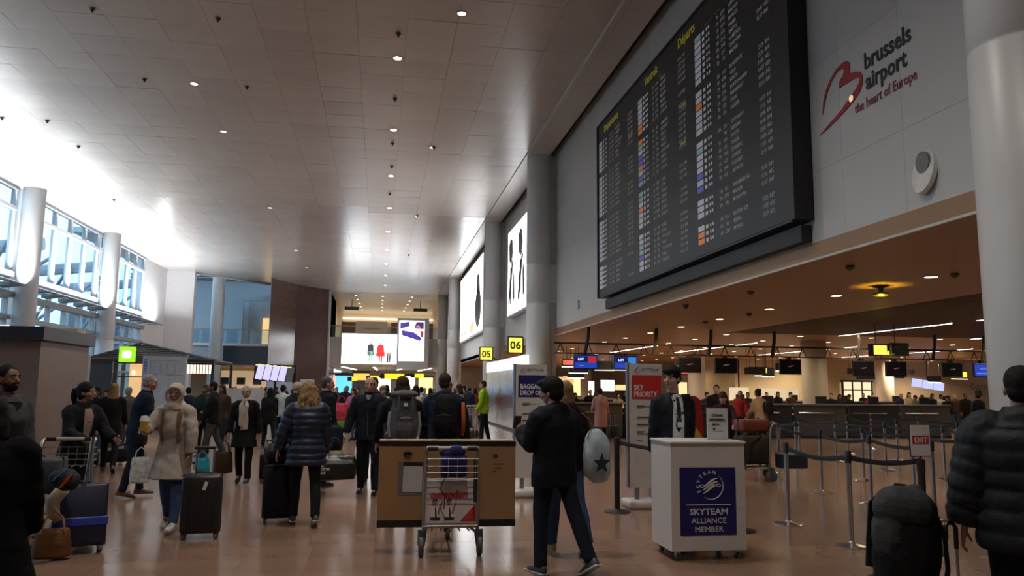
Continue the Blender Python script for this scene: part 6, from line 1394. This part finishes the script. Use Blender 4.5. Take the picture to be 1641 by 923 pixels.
# his pack on a trolley
p = fy(1455, 860, 4.05)
suitcase('black suitcase under the grey topped backpack at the lower right', p.x + .10, 4.22, -.1, .40, .49, .24, None, 0, ribs=False)
t = backpack('black backpack with grey top resting on the suitcase at the lower right', Matrix.Translation((p.x - .055, 4.12, .56)) @ Matrix.Rotation(-.12, 4, 'Z') @ Matrix.Rotation(.10, 4, 'Y'), .50, .37, .25, cloth('pack_jet', (.008, .008, .009), .7), False, pocket=False)
q = MB(); q.ell((-.035, -.13, .40), (.165, .125, .13), 18, 10); q.ell((-.11, -.13, .27), (.085, .11, .16), 14, 8); q.ell((.02, -.12, .49), (.06, .05, .05), 12, 8)
me = wrinkle(remesh(q.mesh('grey_hood_cover', cloth('pack_charcoal', (.045, .047, .048), .7), 180), .009, 3, .6), .012, 9); link('grey_hood_cover', me, t)
q = MB(); q.tube([(.13, -.14, .42), (.16, -.20, .30), (.175, -.22, .12), (.17, -.20, -.02)], [(.006, .022)] * 4, 6, ref=(0, 1, 0)); q.build('loose_strap', cloth('pack_jet', (.010, .010, .011), .6), t, 60)
c = fy(1522, 838, 4.0); t = empty('pull_handle', (c.x, 4.0, 0), .2, 'black and chrome pull handle right of the lower right backpack', 'handle')
q = MB(); q.tube([(-.035, 0, c.z - .09), (-.035, 0, c.z - .02), (-.02, 0, c.z), (.02, 0, c.z), (.04, 0, c.z - .03), (.04, 0, c.z - .14)], .013, 10); q.build('grip', BLACKP, t, 180)
q = MB(); q.tube([(.04, 0, c.z - .14), (.04, 0, .12)], .009, 8); q.tube([(-.035, 0, c.z - .09), (-.035, 0, .12)], .009, 8); q.build('rods', CHROME, t, 60); MB().rbox((0, 0, .10), (.14, .10, .2), .03).build('foot', BLACKP, t)
# 14 pink coat
p = fz(963, 708)
person(dict(H=1.64, fem=True, w=1.0, lean=5, top='coat', hem=-.46, flare=.06, fat=.02, topm=cloth('coat_pink', (.42, .22, .19)), botm=TBLK, hairm=H_BLK, hair='bun', arms=((12, 10, 60, -12), (4, 14, 6, 6)), face=False), p, 6, 'woman in a long dusty pink coat standing at the first grey desk', hi=False)
p = fz(983, 706); suitcase('small suitcase with raised handle beside the pink coat', p.x, p.y, 0, .32, .42, .2, mat('case_dark', (.02, .02, .02), .5), .35, ribs=False)
# 15 beige jumper with black rucksack
p = fy(1219, 640, 19.5)
_, J15 = person(dict(H=1.66, fem=True, w=1.05, lean=8, top='knit', fat=.02, topm=cloth('jumper_beige', (.42, .30, .20)), botm=TBLK, hairm=H_BLK, hair='bun', arms=((10, 14, 50, -8), (10, 14, 50, -8)), face=False), (p.x, 19.5), 20, 'woman in a beige jumper with small black rucksack in the queue', hi=False)
backpack('small black rucksack on the woman in the beige jumper', J15['M'] @ Matrix.Translation((.06, -.17, .12)), .34, .26, .14, None, False)
# 16 woman bending by the red stand
p = fy(1161, 640, 14.5); person(dict(H=1.66, fem=True, lean=28, top='jacket', topm=cloth('jacket_wine', (.05, .02, .035)), botm=TBLK, hairm=mat('hair_auburn', (.09, .03, .018), .75, spec=.18, var=.2), hair='long', arms=((40, 10, 60, 0), (40, 10, 60, 0)), face=False, head=(0, 20)), (p.x, 14.5), 150, 'auburn haired woman bending forward right of the red stand', hi=False)
# 17 left: ponytail woman, bearded man, dark coat at the edge
p = fy(108, 700, 9.2)
_, J17 = person(dict(H=1.63, fem=True, w=1.0, lean=10, top='jacket', fat=.02, hem=-.08, topm=C_BLK, botm=TBLK, hairm=H_BLK, hair='pony', skin=SKIN2, arms=((26, 10, 70, -6), (26, 10, 70, -6)), head=(30, -4), extra=[ex_vest(cloth('blouse_pink', (.38, .24, .22)))]), (p.x - .05, 9.6), -128, 'dark haired woman with ponytail and pinkish top pushing a loaded cart')
airport_cart('luggage cart pushed by the woman with the ponytail', p.x + .08, 8.95, PI, ad=False)
suitcase('dark grey suitcase lying flat on the cart of the woman with the ponytail', p.x - .02, 8.5, .1, .50, .34, .40, mat('case_slate', (.035, .04, .042), .6), 0, z=.48, ribs=False)
p = fy(-2, 700, 7.4)
_, J18 = person(dict(H=1.74, w=1.08, lean=2, top='coat', fat=.025, hem=-.2, topm=cloth('coat_charcoal', (.055, .055, .06)), botm=TBLK, hairm=H_BLK, hair='short', skin=SKIN3, beard=True, legs=((10, 4), (-8, 8)), arms=((4, 10, 12, 2), (-6, 16, 6, 4)), head=(0, 0), extra=[ex_vest(C_BLK, ((0, -.1, .1), (.3, -.1, .1), (.5, -.07, .07)), 'jumper', .01)]), (p.x, 7.4), -112, 'bearded man in a charcoal coat at the left edge looking right')
p = fy(-22, 760, 4.7)
_, J19 = person(dict(H=1.53, fem=True, w=1.12, lean=2, top='coat', fat=.03, hem=-.52, flare=.22, topm=mat('coat_jet', (.006, .006, .007), .9, spec=.08, var=.1, bump=.2), botm=TBLK, hairm=H_BLK, hair='bob', arms=((4, 10, 14, 4), (10, 8, 20, 0)), face=False, head=(0, 0)), (p.x, 4.7), 14, 'person in a long black coat nearest the camera at the left edge')
# bags at the left
p = fz(128, 886)
t = suitcase('navy suitcase with bright blue band leaning behind the black coat at the left', p.x - .02, p.y, .35, .46, .58, .28, mat('case_navy', (.010, .012, .04), .5), 0, tilt=-.18, ribs=False, band=mat('band_blue', (.02, .04, .32), .5))
q = MB(); q.tube([(0, 0, 0), (.02, .05, .42)], .018, 10); tag(q.build('trolley_pole', CHROME, None, 60, (p.x + .01, p.y - .02, .66)), 'bright metal pole rising above the navy suitcase', 'pole')
p = fz(92, 892); handbag('brown and tan leather bag at the foot of the navy suitcase', (p.x, p.y - .15, .02), .3, .32, .26, .16, cloth('leather_tan', (.13, .055, .02), .5), .16, sm=mat('strap_tan2', (.30, .14, .04), .5))
t = empty('neck_pillow', (p.x - .01, p.y - .02, .46), .2, 'cream neck pillow hanging beside the navy suitcase', 'pillow')
q = MB(); q.tube([(.0, 0, -.14), (-.05, 0, -.06), (-.06, 0, .05), (.0, 0, .13), (.05, 0, .16)], [.035, .06, .065, .06, .04], 12); q.build('pillow_body', cloth('pillow_cream', (.50, .45, .34)), t, 180)
p = fy(105, 768, 7.9); t = empty('folded_scarf', (p.x, 7.9, p.z), 0, 'dark folded scarf with teal and orange stripes on the luggage at the left', 'scarf')
q = MB(); q.ell((0, 0, 0), (.14, .11, .10)); me = wrinkle(remesh(q.mesh('cloth_bundle', cloth('scarf_dark', (.03, .03, .045)), 180), .01, 2, .6), .02, 12); link('cloth_bundle', me, t); q = MB(); q.tube([(.0, -.11, -.06), (.05, -.12, .0), (.09, -.09, .06)], [(.022, .008)] * 3, 8); q.build('orange_stripe', cloth('stripe_orange', (.55, .10, .02)), t, 60)
q = MB(); q.tube([(-.06, -.11, .0), (.0, -.12, .06), (.04, -.09, .09)], [(.02, .008)] * 3, 8); q.build('teal_stripe', cloth('stripe_teal', (.02, .18, .20)), t, 60)
# green and pink luggage in the middle distance
p = fz(543, 697); suitcase('bright green suitcase standing in the middle distance left of the duffel man', p.x, p.y, .2, .5, .62, .28, mat('case_green', (.14, .50, .04), .5), .25, ribs=True)
p = fy(546, 665, 21); handbag('pink and red bag on the bright green suitcase', (p.x, 21.2, p.z - .15), 0, .4, .45, .2, mat('bag_red', (.55, .03, .08), .6, var=.3, scale=10), .2)

# ------------------------------------------------------------------ the crowd farther off: a few built figures, then copies with their own clothes
def var(lab, **k):
    s = dict(topm=C_BLK, botm=TBLK, hairm=H_BLK, hair='short', face=False); s.update(k)
    r, J = person(s, (0, 0), 0, lab, None, hi=False, vox=.016); return r
VAR = [var('v0', H=1.76, legs=((4, 3), (-4, 3)), fat=.02), var('v1', H=1.64, fem=True, hair='long', top='coat', hem=-.25, fat=.012, legs=((14, 6), (-12, 16)), arms=((-14, 8, 0, 4), (16, 8, 26, 4))),
       var('v2', H=1.78, hood=True, fat=.02, legs=((16, 6), (-14, 16)), arms=((16, 8, 30, 4), (-14, 10, 0, 4))), var('v3', H=1.66, fem=True, hair='bun', fat=.014, arms=((10, 12, 80, -20), (10, 12, 70, -20))),
       var('v4', H=1.72, hair='cap', top='puffer', hem=-.1, fat=.02), var('v5', H=1.68, hair='thick', fat=.016, lean=8, arms=((24, 8, 70, -10), (20, 8, 60, -10)))]
USED = set()
COLS = {'black': (.010, .010, .012), 'navy': (.012, .02, .045), 'grey': (.10, .10, .105), 'dark green': (.02, .035, .025), 'brown': (.07, .045, .03), 'beige': (.34, .28, .21), 'white': (.55, .55, .55), 'red': (.32, .03, .025), 'pink': (.50, .12, .25), 'teal': (.02, .12, .15), 'pale blue': (.25, .35, .45), 'plum': (.06, .02, .05)}
HAIR = {'dark': H_BLK, 'brown': H_BRN, 'blonde': H_BLD, 'grey': H_GRY}
LABELS = {}
def crowd(px, py_top, y, vi, col, hair, face, where, legc=None, sitting=False):
    """px, py_top: where the head top shows; y: distance down the hall"""
    src = VAR[vi]; P = fy(px, py_top, y)
    if vi in USED: r = copy_tree(src)
    else: r = src; USED.add(vi)
    r.location = (P.x, y, 0); r.rotation_euler = (0, 0, math.radians(face))
    Hs = (1.76, 1.64, 1.78, 1.66, 1.72, 1.68)[vi]; s_ = min(1.08, max(.88, P.z / Hs)); r.scale = (s_, s_, s_)
    tm = cloth('crowd_' + col.replace(' ', '_'), COLS[col]); hm = HAIR[hair]; lm = random.choice((TBLK, JEAN2, TNAVY, JEAN, GREYT)) if legc is None else legc
    for ch in r.children:
        n_ = ch.name.split('.')[0]
        m = {'hair': hm, 'knit_cap': hm, 'jacket': tm, 'coat': tm, 'puffer_jacket': tm, 'trousers': lm, 'body': random.choice((SKIN, SKIN, SKIN2, SKIN3))}.get(n_)
        if m is not None: ch.material_slots[0].link = 'OBJECT'; ch.material_slots[0].material = m
    kind = {0: 'person with short %s hair in %s jacket', 1: 'walker with long %s hair in %s coat', 2: 'striding person with %s hair in %s hoodie', 3: 'person with %s bun in %s jacket', 4: 'person in %s cap and %s quilted jacket', 5: 'leaning person with thick %s hair in %s jacket'}[vi] % (hair, col)
    lab = kind + ' ' + where
    LABELS.setdefault(lab, []).append((px, r))
    tag(r, lab, 'person', 'people in the background')
    return r
CW = [ # px, top, y, variant, colour, hair, facing, where
 (183, 615, 15.5, 1, 'black', 'blonde', 10, 'left of the navy coated man'), (158, 622, 17, 0, 'black', 'dark', 150, 'by the dark pavilion wall'), (172, 626, 21, 3, 'red', 'dark', 180, 'before the warm pavilion shelf'), (208, 627, 20, 0, 'grey', 'grey', 60, 'behind the navy coated man'), (140, 630, 19, 2, 'black', 'dark', -80, 'behind the woman with the ponytail'),
 (345, 612, 17, 2, 'black', 'dark', 100, 'behind the turquoise bag'), (330, 616, 19, 3, 'dark green', 'brown', 170, 'right of the map board'), (358, 617, 20, 1, 'brown', 'brown', 160, 'left of the woman with the pale scarf'), (303, 622, 22, 0, 'navy', 'dark', 30, 'under the map board'), (372, 622, 26, 0, 'black', 'dark', 200, 'near the white notice board'),
 (395, 626, 28, 5, 'grey', 'dark', 120, 'behind the white notice board'), (412, 624, 27, 3, 'black', 'brown', 150, 'between the notice boards'), (434, 622, 21, 1, 'black', 'dark', 20, 'left of the bald man'), (453, 616, 22, 0, 'white', 'dark', -30, 'just left of the bald man'), (424, 622, 26, 4, 'grey', 'dark', 180, 'under the flight monitors'),
 (530, 615, 26.5, 3, 'black', 'dark', 180, 'left of the bright green suitcase'), (538, 622, 29, 0, 'brown', 'brown', 180, 'behind the bright green suitcase'), (556, 618, 29, 0, 'black', 'dark', 190, 'behind the pink bag'), (568, 622, 24, 1, 'pink', 'brown', 140, 'left of the balding man'), (540, 624, 34, 2, 'navy', 'dark', 170, 'far under the wide advert'),
 (520, 624, 36, 0, 'grey', 'dark', 180, 'far left under the wide advert'), (536, 626, 42, 1, 'red', 'dark', 160, 'deep under the wide advert'), (552, 626, 45, 0, 'black', 'dark', 180, 'deep under the wide advert'), (574, 620, 25, 0, 'black', 'dark', 150, 'left behind the balding man'), (612, 618, 20, 5, 'beige', 'blonde', 200, 'right behind the balding man'),
 (620, 616, 24, 0, 'black', 'dark', 0, 'left of the grey rucksack'), (668, 618, 22, 1, 'white', 'dark', 30, 'right of the grey rucksack'), (676, 620, 26, 2, 'pale blue', 'dark', 20, 'between the two rucksacks'), (662, 622, 31, 0, 'black', 'brown', 0, 'beyond the grey rucksack'), (648, 624, 38, 0, 'navy', 'dark', 0, 'far behind the grey rucksack'),
 (690, 622, 30, 1, 'grey', 'dark', 10, 'left of the navy hooded man'), (719, 609, 14.5, 0, 'plum', 'dark', 150, 'just right of the navy hooded man'), (738, 616, 22, 1, 'beige', 'brown', 60, 'behind the orange suitcase'), (745, 618, 29, 2, 'brown', 'dark', 90, 'beside the parked carts'), (733, 622, 31, 0, 'black', 'dark', 0, 'far beyond the orange suitcase'),
 (752, 620, 33, 0, 'navy', 'dark', -30, 'far behind the parked carts'), (762, 622, 36, 1, 'red', 'dark', 20, 'far behind the parked carts'),
 (902, 628, 31, 0, 'red', 'dark', 180, 'at the desk left of the pink coat'), (922, 630, 29, 1, 'black', 'dark', 175, 'at the desk left of the pink coat'), (946, 624, 29, 0, 'black', 'dark', 170, 'just left of the pink coat'), (990, 630, 29.5, 3, 'beige', 'dark', 180, 'right of the pink coat'), (1003, 632, 32, 0, 'black', 'brown', 180, 'right of the pink coat'), (880, 632, 33, 1, 'grey', 'dark', 180, 'left of the first grey desk'),
 (1148, 616, 19.5, 0, 'black', 'dark', 150, 'behind the bending auburn woman'), (1132, 628, 26, 3, 'grey', 'dark', 180, 'above the red stand'), (1186, 626, 23, 2, 'red', 'dark', 150, 'left of the beige jumper'), (1198, 628, 27, 0, 'black', 'dark', 160, 'left of the beige jumper'), (1246, 628, 31, 1, 'black', 'brown', 180, 'left of the cream column'), (1266, 628, 30.5, 3, 'brown', 'brown', 180, 'left of the cream column'), (1228, 632, 34, 0, 'grey', 'dark', 180, 'right of the beige jumper'),
 (1332, 636, 27.5, 0, 'black', 'dark', 140, 'right of the cream column'), (1345, 632, 30, 1, 'navy', 'dark', 170, 'right of the cream column'), (1359, 632, 32, 5, 'black', 'brown', 180, 'before the bright doorway'), (1383, 636, 36, 0, 'black', 'dark', 180, 'before the bright doorway'), (1392, 634, 31, 3, 'red', 'dark', 170, 'before the bright doorway'), (1398, 630, 33, 0, 'brown', 'dark', 180, 'left of the far cream column'),
 (1444, 634, 31, 0, 'navy', 'dark', 150, 'right of the far cream column'), (1456, 629, 30, 1, 'beige', 'brown', 175, 'right of the far cream column'), (1468, 638, 30.6, 5, 'grey', 'dark', 120, 'above the exit sign'), (1479, 637, 28.5, 4, 'beige', 'brown', 60, 'above the exit sign'), (1493, 631, 31, 1, 'black', 'dark', 180, 'right above the exit sign'), (1507, 632, 31, 3, 'white', 'dark', 180, 'under the pale blue screens'), (1519, 634, 30, 5, 'black', 'brown', 120, 'under the pale blue screens'), (1529, 632, 31.4, 4, 'brown', 'blonde', 180, 'left of the black hat'),
 (1546, 630, 29, 0, 'black', 'dark', 170, 'left of the black hat'), (1592, 634, 30, 1, 'brown', 'dark', 180, 'right of the black hat'),
]
rnd = random.Random(9)
for a in CW: crowd(*a)
for i in range(34):                                    # the densest part, under the far screens
    px = 330 + i * 12.6 + rnd.uniform(-4, 4)
    crowd(px, 624 + rnd.uniform(-3, 3), rnd.uniform(30, 58), rnd.choice((0, 0, 1, 2, 3, 4, 5)), rnd.choice(('black', 'black', 'navy', 'grey', 'brown', 'black', 'dark green', 'beige', 'red')), rnd.choice(('dark', 'dark', 'brown', 'grey')), rnd.uniform(0, 360),
          '' + ('left of the flight monitors' if px < 410 else 'by the stone tower' if px < 520 else 'under the wide advert' if px < 640 else 'under the tall advert'))
r = crowd(1567, 628, 21, 0, 'black', 'dark', 10, 'seen from behind wearing a black brimmed hat')
q = MB(); q.lathe([(.001, .17), (.085, .15), (.10, .0), (.17, -.005), (.17, -.02), (.09, -.02)], n=24); P = fy(1567, 628, 21); tag(q.build('brimmed_hat', mat('hat_black', (.01, .01, .01), .8), None, 60, (P.x, 21, P.z - .10)), 'black brimmed hat on a person left of the quilted jacket', 'hat')

for lab, L in LABELS.items():
    L.sort(key=lambda a: a[0])
    if len(L) > 1:
        for i, (px, r) in enumerate(L): r['label'] = lab + ', ' + ordinal(i) + ' from left' if i else lab + ', leftmost'
bpy.data.scenes.remove(_tmp)
